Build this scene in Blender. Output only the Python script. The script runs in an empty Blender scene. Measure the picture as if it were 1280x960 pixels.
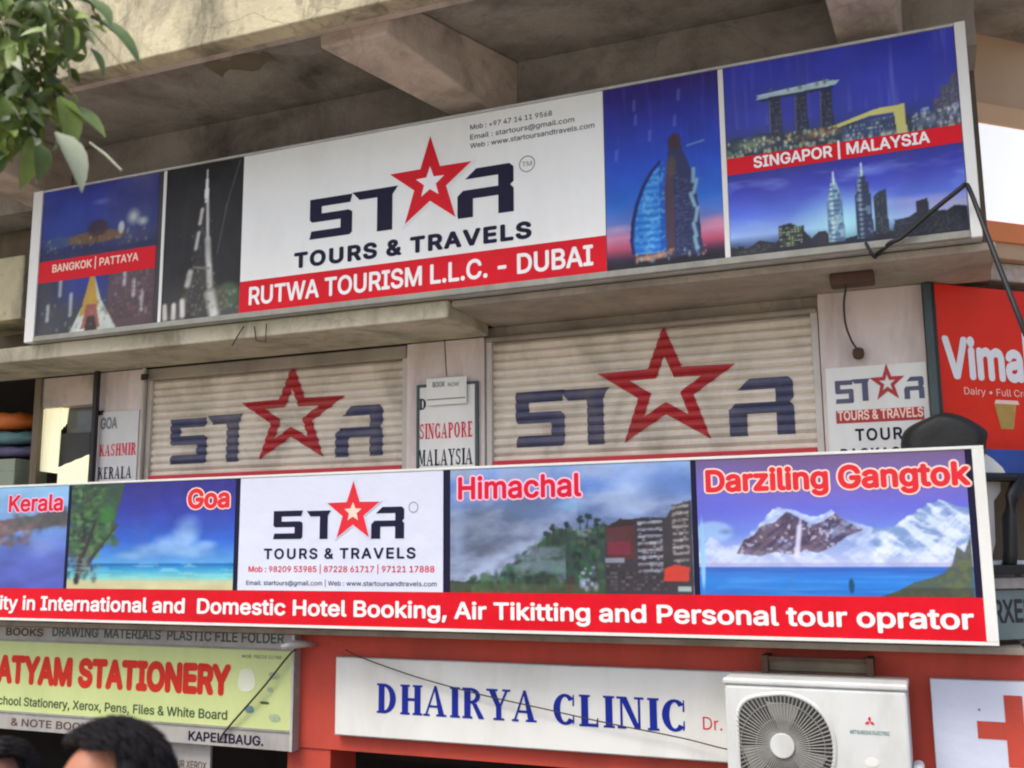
import bpy, bmesh, math, random
import numpy as np
from mathutils import Vector, Matrix
random.seed(7); rng = np.random.default_rng(7)
S = bpy.context.scene; COL = S.collection; R = math.radians

# ---------------------------------------------------------------- camera (solved from the vanishing points of the facade)
F = 1271.06
def _d(u, v):
    a = np.array([(u-640)/F, -(v-480)/F, -1.0]); return a/np.linalg.norm(a)
_X = -_d(-2500, 710); _Z = _d(570, -7500); _Z = _Z-_X*(_X@_Z); _Z /= np.linalg.norm(_Z); _Y = np.cross(_Z, _X)
CM = np.array([_X, _Y, _Z]); CP = np.array([0, -5.4, 1.98])
cam = bpy.data.cameras.new('camera'); co = bpy.data.objects.new('camera', cam); COL.objects.link(co)
cam.sensor_width = 36; cam.lens = 36*F/1280; cam.dof.use_dof = True; cam.dof.focus_distance = 5.6; cam.dof.aperture_fstop = 2.7; cam.clip_end = 2000; cam.clip_start = 0.05
co.matrix_world = Matrix([[*CM[0], CP[0]], [*CM[1], CP[1]], [*CM[2], CP[2]], [0, 0, 0, 1]])
S.camera = co
# ---------------------------------------------------------------- sky, sun, exposure
SUN_EL, SUN_AZ = 58, 205      # azimuth from north (+Y), clockwise: behind the camera, a little to the left
W = bpy.data.worlds.new('World'); S.world = W; W.use_nodes = True
sk = W.node_tree.nodes.new('ShaderNodeTexSky'); sk.sky_type = 'NISHITA'; sk.sun_disc = False
sk.sun_elevation = R(SUN_EL); sk.sun_rotation = R(SUN_AZ); sk.air_density = 0.8; sk.dust_density = 4.0; sk.ozone_density = 0.6
bg = W.node_tree.nodes['Background']; bg.inputs[1].default_value = 0.112
W.node_tree.links.new(sk.outputs[0], bg.inputs[0])
sl = bpy.data.lights.new('sun', 'SUN'); so = bpy.data.objects.new('sun', sl); COL.objects.link(so)
sl.energy = .85; sl.angle = R(22); sl.color = (1, .965, .91)
sd = Vector((math.sin(R(SUN_AZ))*math.cos(R(SUN_EL)), math.cos(R(SUN_AZ))*math.cos(R(SUN_EL)), math.sin(R(SUN_EL))))
so.rotation_euler = sd.to_track_quat('Z', 'Y').to_euler(); so.location = (-3, -12, 14)
S.view_settings.view_transform = 'Standard'; S.view_settings.look = 'None'
S.view_settings.exposure = 1.12; S.view_settings.gamma = 1
S.render.engine = 'CYCLES'; S.cycles.use_denoising = True; S.cycles.max_bounces = 8; S.cycles.diffuse_bounces = 4
S.cycles.filter_width = 2.1

# ---------------------------------------------------------------- helpers
class Plane:
    """vertical plane; a runs along it, z up, off towards the street"""
    def __init__(s, x, y, ang=0.0):
        s.o = np.array([x, y, 0.0]); s.t = np.array([math.cos(R(ang)), math.sin(R(ang)), 0]); s.n = np.array([math.sin(R(ang)), -math.cos(R(ang)), 0])
    def at(s, u, v):
        w = CM@_d(u, v); k = ((s.o-CP)@s.n)/(w@s.n); p = CP+w*k
        return float((p-s.o)@s.t), float(p[2])
    def w(s, a, z, off=0.0):
        p = s.o+s.t*a+s.n*off; return (float(p[0]), float(p[1]), float(z))
def FP(y): return Plane(0, y)
def lin(c):
    c = np.asarray(c, float)/255.0; return np.where(c <= .04045, c/12.92, ((c+.055)/1.055)**2.4)
def origin(o):
    p = Vector((0, 0, 0))
    while o is not None: p += o.location; o = o.parent
    return p
def tag(o, label=None, cat=None, group=None, kind=None):
    for k, v in (('label', label), ('category', cat), ('group', group), ('kind', kind)):
        if v: o[k] = v
    return o
def thing(name, label, cat, loc=(0, 0, 0), group=None):
    o = bpy.data.objects.new(name, None); COL.objects.link(o); o.location = loc; o.empty_display_size = .1
    return tag(o, label, cat, group)
class MB:
    def __init__(s): s.v = []; s.f = []
    def add(s, v, f):
        b = len(s.v); s.v += [tuple(p) for p in v]; s.f += [tuple(i+b for i in q) for q in f]; return s
    def box(s, x0, x1, y0, y1, z0, z1):
        return s.add([(x, y, z) for x in (x0, x1) for y in (y0, y1) for z in (z0, z1)],
                     [(0, 1, 3, 2), (4, 6, 7, 5), (0, 4, 5, 1), (2, 3, 7, 6), (0, 2, 6, 4), (1, 5, 7, 3)])
    def pbox(s, P, a0, a1, z0, z1, o0, o1):
        v = [P.w(a, z, o) for a in (a0, a1) for o in (o0, o1) for z in (z0, z1)]
        return s.add(v, [(0, 1, 3, 2), (4, 6, 7, 5), (0, 4, 5, 1), (2, 3, 7, 6), (0, 2, 6, 4), (1, 5, 7, 3)])
    def quadbox(s, bot, top):
        """hull between two rings of equal count"""
        n = len(bot); return s.add(list(bot)+list(top), [tuple(range(n))[::-1], tuple(range(n, 2*n))]+[(i, (i+1) % n, n+(i+1) % n, n+i) for i in range(n)])
    def poly(s, P, pts, off, thick=0.0):
        v = [P.w(a, z, off) for a, z in pts]; n = len(v)
        if not thick: return s.add(v, [tuple(range(n))])
        v2 = [P.w(a, z, off-thick) for a, z in pts]
        return s.add(v+v2, [tuple(range(n)), tuple(range(n, 2*n))[::-1]]+[(i, n+i, n+(i+1) % n, (i+1) % n) for i in range(n)])
    def tube(s, pts, r, n=6):
        pts = [Vector(p) for p in pts]; m = len(pts); rs = r if isinstance(r, (list, tuple)) else [r]*m
        vs = []; fs = []
        for i, p in enumerate(pts):
            t = (pts[min(i+1, m-1)]-pts[max(i-1, 0)]).normalized()
            a = t.orthogonal() if abs(t.z) > .95 else t.cross(Vector((0, 0, 1)))
            a.normalize(); b = t.cross(a).normalized()
            for k in range(n):
                q = 2*math.pi*k/n; vs.append(p+(a*math.cos(q)+b*math.sin(q))*rs[i])
        for i in range(m-1):
            for k in range(n): fs.append((i*n+k, i*n+(k+1) % n, (i+1)*n+(k+1) % n, (i+1)*n+k))
        fs += [tuple(range(n))[::-1], tuple(range((m-1)*n, m*n))]
        return s.add(vs, fs)
    def disc(s, c, r, y0, y1, n=32, rx=None):
        rx = rx or r
        ring = [(c[0]+rx*math.cos(2*math.pi*k/n), c[1]+r*math.sin(2*math.pi*k/n)) for k in range(n)]
        return s.quadbox([(x, y0, z) for x, z in ring], [(x, y1, z) for x, z in ring])
    def build(s, name, m, parent=None, smooth=False, bevel=0, loc=None):
        me = bpy.data.meshes.new(name); o = bpy.data.objects.new(name, me); COL.objects.link(o)
        org = Vector(loc) if loc is not None else (origin(parent) if parent else Vector((0, 0, 0)))
        me.from_pydata([tuple(Vector(p)-org) for p in s.v], [], s.f); me.materials.append(m)
        if parent: o.parent = parent
        if loc is not None: o.location = org-(origin(parent) if parent else Vector((0, 0, 0)))
        bm = bmesh.new(); bm.from_mesh(me)
        bmesh.ops.recalc_face_normals(bm, faces=bm.faces[:])
        if bevel:
            bmesh.ops.bevel(bm, geom=[e for e in bm.edges if e.is_manifold and e.calc_face_angle(0) > .6], offset=bevel, segments=2, affect='EDGES', profile=.5)
        bm.to_mesh(me); bm.free()
        if smooth: me.shade_smooth()
        return o
def dupe(o, loc, parent=None):
    c = o.copy(); COL.objects.link(c); c.location = loc; c.parent = parent if parent else o.parent; return c

# ---------------------------------------------------------------- materials
def mat(name, c, rough=.6, var=.12, scale=3.0, bump=0.0, stain=None, stain_amt=.0, stain_stretch=(1, 1, .25), stain_scale=2.5, metallic=0, fine=0.0, emit=None, attr=False, spec=.5, coat=0, thr=(.45, .7), cracks=0.0):
    m = bpy.data.materials.new(name); m.use_nodes = True; nt = m.node_tree; N = nt.nodes.new; L = nt.links.new
    b = nt.nodes['Principled BSDF']; b.inputs['Roughness'].default_value = rough; b.inputs['Metallic'].default_value = metallic
    b.inputs['Specular IOR Level'].default_value = spec; b.inputs['Coat Weight'].default_value = coat
    g = N('ShaderNodeNewGeometry'); base = None
    if attr:
        a = N('ShaderNodeAttribute'); a.attribute_name = 'print'; base = a.outputs['Color']
    else:
        rgb = N('ShaderNodeRGB'); rgb.outputs[0].default_value = (*lin(c), 1); base = rgb.outputs[0]
    def mixc(f, A, B, t='MIX', fac=None):
        x = N('ShaderNodeMix'); x.data_type = 'RGBA'; x.blend_type = t
        if fac is not None: x.inputs[0].default_value = fac
        else: L(f, x.inputs[0])
        L(A, x.inputs[6])
        if isinstance(B, tuple): x.inputs[7].default_value = B
        else: L(B, x.inputs[7])
        return x.outputs[2]
    if var:
        n = N('ShaderNodeTexNoise'); n.inputs['Scale'].default_value = scale; n.inputs['Detail'].default_value = 6; n.inputs['Roughness'].default_value = .62
        L(g.outputs['Position'], n.inputs['Vector'])
        r = N('ShaderNodeMapRange'); r.inputs[1].default_value = .3; r.inputs[2].default_value = .7; r.inputs[3].default_value = 1-var; r.inputs[4].default_value = 1+var
        L(n.outputs[0], r.inputs[0])
        h = N('ShaderNodeHueSaturation'); L(base, h.inputs['Color']); L(r.outputs[0], h.inputs['Value']); base = h.outputs[0]
    if stain is not None:
        mp = N('ShaderNodeMapping'); mp.inputs['Scale'].default_value = stain_stretch; L(g.outputs['Position'], mp.inputs[0])
        n = N('ShaderNodeTexNoise'); n.inputs['Scale'].default_value = stain_scale; n.inputs['Detail'].default_value = 8; n.inputs['Roughness'].default_value = .65; n.inputs['Distortion'].default_value = .4
        L(mp.outputs[0], n.inputs['Vector'])
        r = N('ShaderNodeMapRange'); r.inputs[1].default_value = thr[0]; r.inputs[2].default_value = thr[1]; r.inputs[3].default_value = 0; r.inputs[4].default_value = stain_amt
        L(n.outputs[0], r.inputs[0]); base = mixc(r.outputs[0], base, (*lin(stain), 1))
    if cracks:     # hairline cracks and small dark mould specks, stronger on some patches than on others
        n = N('ShaderNodeTexNoise'); n.inputs['Scale'].default_value = 3; n.inputs['Detail'].default_value = 5; L(g.outputs['Position'], n.inputs['Vector'])
        a = N('ShaderNodeVectorMath'); a.operation = 'SCALE'; a.inputs['Scale'].default_value = .35; L(n.outputs['Color'], a.inputs[0])
        d = N('ShaderNodeVectorMath'); L(g.outputs['Position'], d.inputs[0]); L(a.outputs[0], d.inputs[1])
        v = N('ShaderNodeTexVoronoi'); v.feature = 'DISTANCE_TO_EDGE'; v.inputs['Scale'].default_value = 1.5; L(d.outputs[0], v.inputs['Vector'])
        k = N('ShaderNodeMapRange'); k.inputs[1].default_value = .004; k.inputs[2].default_value = .012; k.inputs[3].default_value = cracks; k.inputs[4].default_value = 0; L(v.outputs['Distance'], k.inputs[0])
        q = N('ShaderNodeTexNoise'); q.inputs['Scale'].default_value = 14; q.inputs['Detail'].default_value = 8; q.inputs['Roughness'].default_value = .75; L(g.outputs['Position'], q.inputs['Vector'])
        k2 = N('ShaderNodeMapRange'); k2.inputs[1].default_value = .56; k2.inputs[2].default_value = .66; k2.inputs[3].default_value = 0; k2.inputs[4].default_value = cracks; L(q.outputs[0], k2.inputs[0])
        k3 = N('ShaderNodeMath'); k3.operation = 'MAXIMUM'; L(k.outputs[0], k3.inputs[0]); L(k2.outputs[0], k3.inputs[1])
        base = mixc(k3.outputs[0], base, (*lin((70, 64, 54)), 1))
    L(base, b.inputs['Base Color'])
    if bump:
        n = N('ShaderNodeTexNoise'); n.inputs['Scale'].default_value = fine or 40; n.inputs['Detail'].default_value = 5; L(g.outputs['Position'], n.inputs['Vector'])
        bp = N('ShaderNodeBump'); bp.inputs['Strength'].default_value = bump; bp.inputs['Distance'].default_value = .01 if (fine or 40) > 10 else .05; L(n.outputs[0], bp.inputs['Height']); L(bp.outputs[0], b.inputs['Normal'])
    if emit:
        b.inputs['Emission Color'].default_value = (*lin(c), 1); b.inputs['Emission Strength'].default_value = emit
    return m
M = dict(
 fascia=mat('cream_plaster', (198, 190, 156), .85, .2, 2.0, .5, (86, 82, 70), .8, (1, 1, .55), 2.2, thr=(.46, .62), cracks=.3),
 soffit=mat('soffit_concrete', (160, 154, 144), .9, .2, 1.8, .6, (72, 67, 60), .85, (1, 1, 1), 1.6, cracks=.16),
 bracket=mat('beam_concrete', (196, 182, 168), .88, .14, 2.2, .4, (112, 104, 94), .65, (1, 1, 1), 3.5, cracks=.16),
 ledge=mat('ledge_plaster', (190, 184, 160), .85, .16, 3, .5, (96, 90, 76), .75, (1, 1, .5), 3.4, cracks=.16),
 slabw=mat('grey_plaster', (168, 158, 144), .85, .12, 3, .3, (92, 82, 72), .5, (1, 1, .6), 3, cracks=.16),
 pillar=mat('pillar_plaster', (222, 210, 203), .8, .08, 3, .25, (128, 112, 104), .45, (1, 1, .3), 4),
 wallback=mat('back_wall_plaster', (120, 108, 90), .9, .15, 2, .3, (72, 62, 50), .5),
 red=mat('red_wall_paint', (196, 72, 54), .7, .1, 2.5, .15, (142, 54, 42), .6, (1, 1, .4), 2),
 tan=mat('tan_wall_paint', (190, 160, 128), .8, .08, 2, .2, (140, 116, 92), .4),
 orange=mat('orange_paint', (226, 132, 74), .6, .06, 3),
 paleor=mat('pale_orange_paint', (208, 170, 128), .6, .06, 3),
 white=mat('white_board_paint', (228, 230, 224), .45, .03, 2, 0, (178, 176, 164), .25, (1, 1, .3), 3),
 alu=mat('aluminium_frame', (196, 198, 196), .45, .06, 5, 0, (130, 128, 118), .4, (1, 1, .4), 6, metallic=.3),
 tray=mat('sign_tray', (150, 152, 142), .55, .1, 4, 0, (96, 92, 80), .5, (1, 1, .5), 5),
 slat=mat('shutter_steel', (226, 217, 201), .55, .1, 2.5, .05, (140, 128, 112), .5, (1, 1, .6), 3.2, metallic=.15),
 rail=mat('shutter_rail', (206, 201, 192), .55, .08, 4, 0, (120, 110, 98), .4),
 hood=mat('shutter_hood', (160, 152, 140), .6, .1, 3, 0, (100, 90, 80), .5, metallic=.1),
 print_=mat('printed_vinyl', None, .45, .05, 2, .35, fine=3, attr=True, spec=.25, stain=(120, 118, 112), stain_amt=.12),
 vwhite=mat('vinyl_white', (236, 241, 238), .4, .03, 1.5, .35, (190, 192, 184), .25, (1, 1, .3), 2, fine=3),
 vblue=mat('vinyl_pale_blue_white', (214, 221, 238), .4, .02, 2, .35, fine=3),
 vred=mat('vinyl_red', (216, 12, 34), .45, .06, 2, .35, (164, 12, 28), .35, fine=3, spec=.2),
 vnavy=mat('vinyl_navy', (24, 22, 52), .55, .04, 3, spec=.2),
 vblack=mat('vinyl_black', (44, 44, 50), .5, 0),
 vgrey=mat('vinyl_grey', (120, 124, 124), .5, 0),
 lred=mat('letter_red', (212, 24, 54), .5, .04, 5, spec=.2),
 lorange=mat('letter_orange_red', (222, 46, 58), .5, .06, 5, spec=.2),
 lyellow=mat('letter_outline_cream', (250, 214, 196), .5, 0),
 lpink=mat('letter_outline_pink', (246, 190, 214), .5, 0),
 lwhite=mat('letter_white', (240, 240, 240), .45, 0),
 pnavy=mat('painted_navy', (76, 80, 108), .55, .12, 6, 0, (128, 122, 124), .5, (1, 1, .6), 6),
 pred=mat('painted_red', (178, 40, 46), .55, .1, 6, 0, (150, 90, 84), .35, (1, 1, .6), 6),
 barred=mat('red_bar_paint', (196, 44, 56), .5, .08, 4),
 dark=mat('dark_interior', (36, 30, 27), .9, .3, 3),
 black=mat('black_metal', (24, 24, 26), .5, .1, 6),
 cable=mat('cable_sheath', (52, 46, 42), .6, .1, 8),
 rust=mat('rusty_steel', (92, 66, 50), .8, .25, 12, .2, (52, 38, 30), .6),
 gstat=mat('stationery_green', (202, 216, 146), .5, .04, 2, 0, (170, 182, 122), .35, (1, 1, .4), 2),
 palep=mat('pale_print', (216, 222, 196), .6, .05, 8), greenp=mat('grey_green_print', (158, 176, 140), .6, .15, 25),
 gstrip=mat('strip_grey', (170, 168, 162), .6, .08, 5, 0, (120, 116, 112), .5, (1, 1, .5), 6),
 sred=mat('stationery_red', (204, 50, 36), .55, .1, 8, spec=.2),
 sgreen=mat('stationery_dark_green', (62, 84, 52), .6, 0),
 clin=mat('clinic_white', (232, 234, 228), .45, .03, 2, 0, (188, 184, 168), .4, (1, 1, .3), 2.5),
 cblue=mat('clinic_blue', (24, 44, 150), .5, .08, 12, spec=.2),
 acw=mat('ac_enamel', (212, 216, 213), .4, .04, 3, 0, (158, 154, 142), .45, (1, 1, .4), 3),
 acd=mat('ac_dark', (58, 58, 56), .6, .1, 6),
 acg=mat('ac_grille', (150, 150, 144), .5, .05, 6),
 teal=mat('teal_print', (60, 130, 130), .5, 0),
 vimal=mat('dairy_red', (234, 52, 26), .4, .05, 1.5, 0, (190, 30, 26), .4, (1, 1, 1), 1.6, spec=.2),
 gold=mat('gold_print', (186, 150, 70), .5, .15, 20),
 pole=mat('dark_teal_pole', (66, 84, 86), .5, .15, 6, 0, (36, 40, 44), .6, (1, 1, .3), 4),
 cloth=mat('black_tarpaulin', (12, 14, 14), .6, .3, 8, .6, (22, 32, 29), .5, (1, 1, 1), 5, fine=18),
 asphalt=mat('bounce_pale_asphalt', (164, 155, 142), .9, .2, 8, .5),  # unseen ground, tone lightened to bounce light up onto the soffit
 paver=mat('pavement', (140, 132, 122), .9, .15, 4, .4),
 skin=mat('skin', (176, 118, 90), .5, .08, 14, .05, spec=.4),
 skin2=mat('skin_brown', (134, 92, 74), .55, .08, 14, .05),
 hair=mat('black_hair', (30, 27, 30), .62, .25, 30, spec=.3), eye=mat('eye_white', (225, 222, 215), .2, 0), iris=mat('eye_dark', (30, 20, 16), .15, 0),
 shirt=mat('shirt_cotton', (120, 130, 150), .9, .1, 8), shirt2=mat('shirt_check', (150, 70, 60), .9, .1, 8), trouser=mat('trouser_cloth', (52, 54, 62), .9, .1, 8),
 curtain=mat('glowing_yellow_curtain', (252, 246, 206), .8, .05, 5, emit=.25),  # emission added to the cloth so it looks backlit
 leafm=mat('leaf_green', (116, 136, 62), .45, .35, 14, 0, (120, 140, 60), .5, (1, 1, 1), 9, spec=.5),
 leafp=mat('leaf_pale_underside', (160, 168, 140), .6, .1, 10), leafd=mat('leaf_dark_green', (84, 104, 50), .45, .3, 12),
 bark=mat('bark', (98, 84, 66), .9, .25, 12, .8), twig=mat('twig', (128, 122, 84), .7, .2, 20),
 glass=mat('grey_glass', (86, 92, 94), .2, .2, 6),
 bluep=mat('poster_blue', (36, 70, 150), .4, .2, 6), greyw=mat('grey_white_plastic', (206, 206, 204), .5, .06, 5),
 tealb=mat('grey_teal_board', (120, 140, 140), .6, .12, 6, 0, (90, 100, 98), .5),
 orangeb=mat('orange_wrap', (206, 110, 44), .5, .1, 8), tealc=mat('teal_cloth', (100, 138, 140), .8, .12, 10), purp=mat('dusty_purple_cloth', (96, 92, 122), .8, .12, 10), mint=mat('grey_green_carton', (150, 160, 140), .7, .06, 4),
)

# ---------------------------------------------------------------- flat lettering
FONT = None
try:
    import os
    fp_ = os.path.join(bpy.utils.system_resource('DATAFILES'), 'fonts', 'Inter.woff2')
    if os.path.exists(fp_): FONT = bpy.data.fonts.load(fp_)
except Exception: FONT = None
from mathutils.geometry import delaunay_2d_cdt
def contours(body):
    """closed outlines of a text, sampled from its curves"""
    cu = bpy.data.curves.new('t', 'FONT'); cu.body = body
    if FONT: cu.font = FONT
    o = bpy.data.objects.new('t', cu); COL.objects.link(o); out = []
    c = o.to_curve(bpy.context.evaluated_depsgraph_get())
    for sp in c.splines:
        b = sp.bezier_points; n = len(b); q = []
        for i in range(n):
            p0, p1, p2, p3 = b[i].co, b[i].handle_right, b[(i+1) % n].handle_left, b[(i+1) % n].co
            flat_ = (p1-p0).cross(p3-p0).length+(p2-p0).cross(p3-p0).length < 1e-6
            for k in range(1 if flat_ else 4):
                t = k/4; w = p0*(1-t)**3+p1*3*t*(1-t)**2+p2*3*t*t*(1-t)+p3*t**3; q.append((w.x, w.y))
        q = [a for k, a in enumerate(q) if abs(a[0]-q[k-1][0])+abs(a[1]-q[k-1][1]) > 1e-6]
        if len(q) > 2: out.append(q)
    o.to_curve_clear(); bpy.data.objects.remove(o); bpy.data.curves.remove(cu)
    return out
_G = {}
def glyph(c):
    """fill and advance of one character; outlines may overlap, so a triangle is kept where they wind round it"""
    if c in _G: return _G[c]
    w = lambda b: (lambda q: max(q)-min(q))([p[0] for k in contours(b) for p in k])
    adv = w('H'+c+'H')-w('HH'); cs = [] if c == ' ' else contours(c); v, f = [], []
    if cs:
        V = []; E = []
        for k in cs: b = len(V); V += [Vector(p) for p in k]; E += [(b+i, b+(i+1) % len(k)) for i in range(len(k))]
        r_ = delaunay_2d_cdt(V, E, [], 0, 1e-6); v = [tuple(p) for p in r_[0]]
        for q in r_[2]:
            x = sum(v[i][0] for i in q)/len(q); y = sum(v[i][1] for i in q)/len(q); wn = 0
            for k in cs:
                for i in range(len(k)):
                    (x0, y0), (x1, y1) = k[i], k[(i+1) % len(k)]
                    if (y0 <= y) != (y1 <= y):
                        if x0+(y-y0)*(x1-x0)/(y1-y0) > x: wn += 1 if y1 > y0 else -1
            if wn: f.append(tuple(q))
    _G[c] = (v, f, adv); return _G[c]
def text_mesh(body, space=1.0):
    """points, and one list of faces per word"""
    V = []; words = [[]]; x = 0
    for c in body:
        v, f, a = glyph(c); b = len(V); V += [(p[0]+x, p[1]) for p in v]; x += a*space
        if c == ' ': words.append([])
        words[-1] += [tuple(i+b for i in q) for q in f]
    return np.array(V).reshape(-1, 2), [w for w in words if w]
BOLDK = 1.15
_CAP = [p[1] for p in glyph('H')[0]]; _CAP = (min(_CAP), max(_CAP))
def text(name, body, P, a0, a1, z, h, m, parent, off=.0015, bold=.02, space=1.0, prefix='', outline=None):
    """lettering whose baseline runs a0..a1 at z with cap height h, one mesh per word; prefix continues it to the left"""
    v, _ = text_mesh(body, space); b0, b1 = _CAP
    x0, x1 = v[:, 0].min(), v[:, 0].max(); kx = (a1-a0)/(x1-x0); kz = h/(b1-b0)
    if prefix: v, W_ = text_mesh(prefix+body, space); x0 = v[:, 0].max()-(x1-x0)
    else: W_ = _
    X = a0+(v[:, 0]-x0)*kx; Z = z+(v[:, 1]-b0)*kz
    def place(bold_, off_, mm, nm):
        for fs in W_:
            ids = sorted({i for q in fs for i in q}); new = {i: k for k, i in enumerate(ids)}; ff = [tuple(new[i] for i in q) for q in fs]
            mb = MB(); mb.add([P.w(X[i], Z[i], off_) for i in ids], ff)
            if bold_:      # thicken the strokes: shifted copies of the glyphs, each a hair deeper than the last
                d = bold_*BOLDK; n_ = 12 if bold_ > .03 else 8
                for q_ in range(n_):
                    t_ = 2*math.pi*q_/n_; mb.add([P.w(X[i]+d*kx*math.cos(t_), Z[i]+d*kz*math.sin(t_), off_-.00004*(q_+1)) for i in ids], ff)
            mb.build(nm, mm, parent)
    place(bold, off, m, name)
    if outline: place(bold+outline[1], off-.0007, outline[0], name+'_outline')
def textpx(name, body, P, u0, v0, u1, v1, hpx, m, parent, **k):
    """the same from picture measurements: baseline from (u0,v0) to (u1,v1), cap height hpx at the start"""
    a0, z0 = P.at(u0, v0); a1, z1 = P.at(u1, v1); _, zt = P.at(u0, v0-hpx)
    return text(name, body, P, a0, a1, (z0+z1)/2, zt-z0, m, parent, **k)
def star_pts(c, r, q=.382, rot=0, sx=1):
    return [(c[0]+sx*(r if i % 2 == 0 else r*q)*math.sin(rot+i*math.pi/5), c[1]+(r if i % 2 == 0 else r*q)*math.cos(rot+i*math.pi/5)) for i in range(10)]
GL = {
 'S': [(0, 1), (1, 1), (.95, .8), (.28, .8), (.28, .62), (.92, .62), (1, .56), (1, .06), (.94, 0), (0, 0), (.04, .2), (.73, .2), (.73, .42), (.06, .42), (0, .48)],
 'T': [(0, 1), (1, 1), (.88, .82), (.88, 0), (.55, 0), (.55, .8), (.16, .8)],
 'R': [(.14, .80), (.34, 1), (.93, 1), (1, .92), (1, .62), (.94, .56), (1, .48), (1, 0), (.73, 0), (.73, .38), (.28, .38), (.28, 0), (0, 0), (0, .46), (.1, .57), (.73, .57), (.73, .80)]}
def glyph_box(P, g, u0, v0, u1, v1):
    """glyph outline between the picture points bottom-left (u0,v0) and top-right (u1,v1)"""
    a0, z0 = P.at(u0, v0); a1, z1 = P.at(u1, v1)
    return [(a0+x*(a1-a0), z0+y*(z1-z0)) for x, y in GL[g]]
def flat(name, P, pts, m, parent, off=.0015):
    return MB().poly(P, pts, off).build(name, m, parent)
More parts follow.
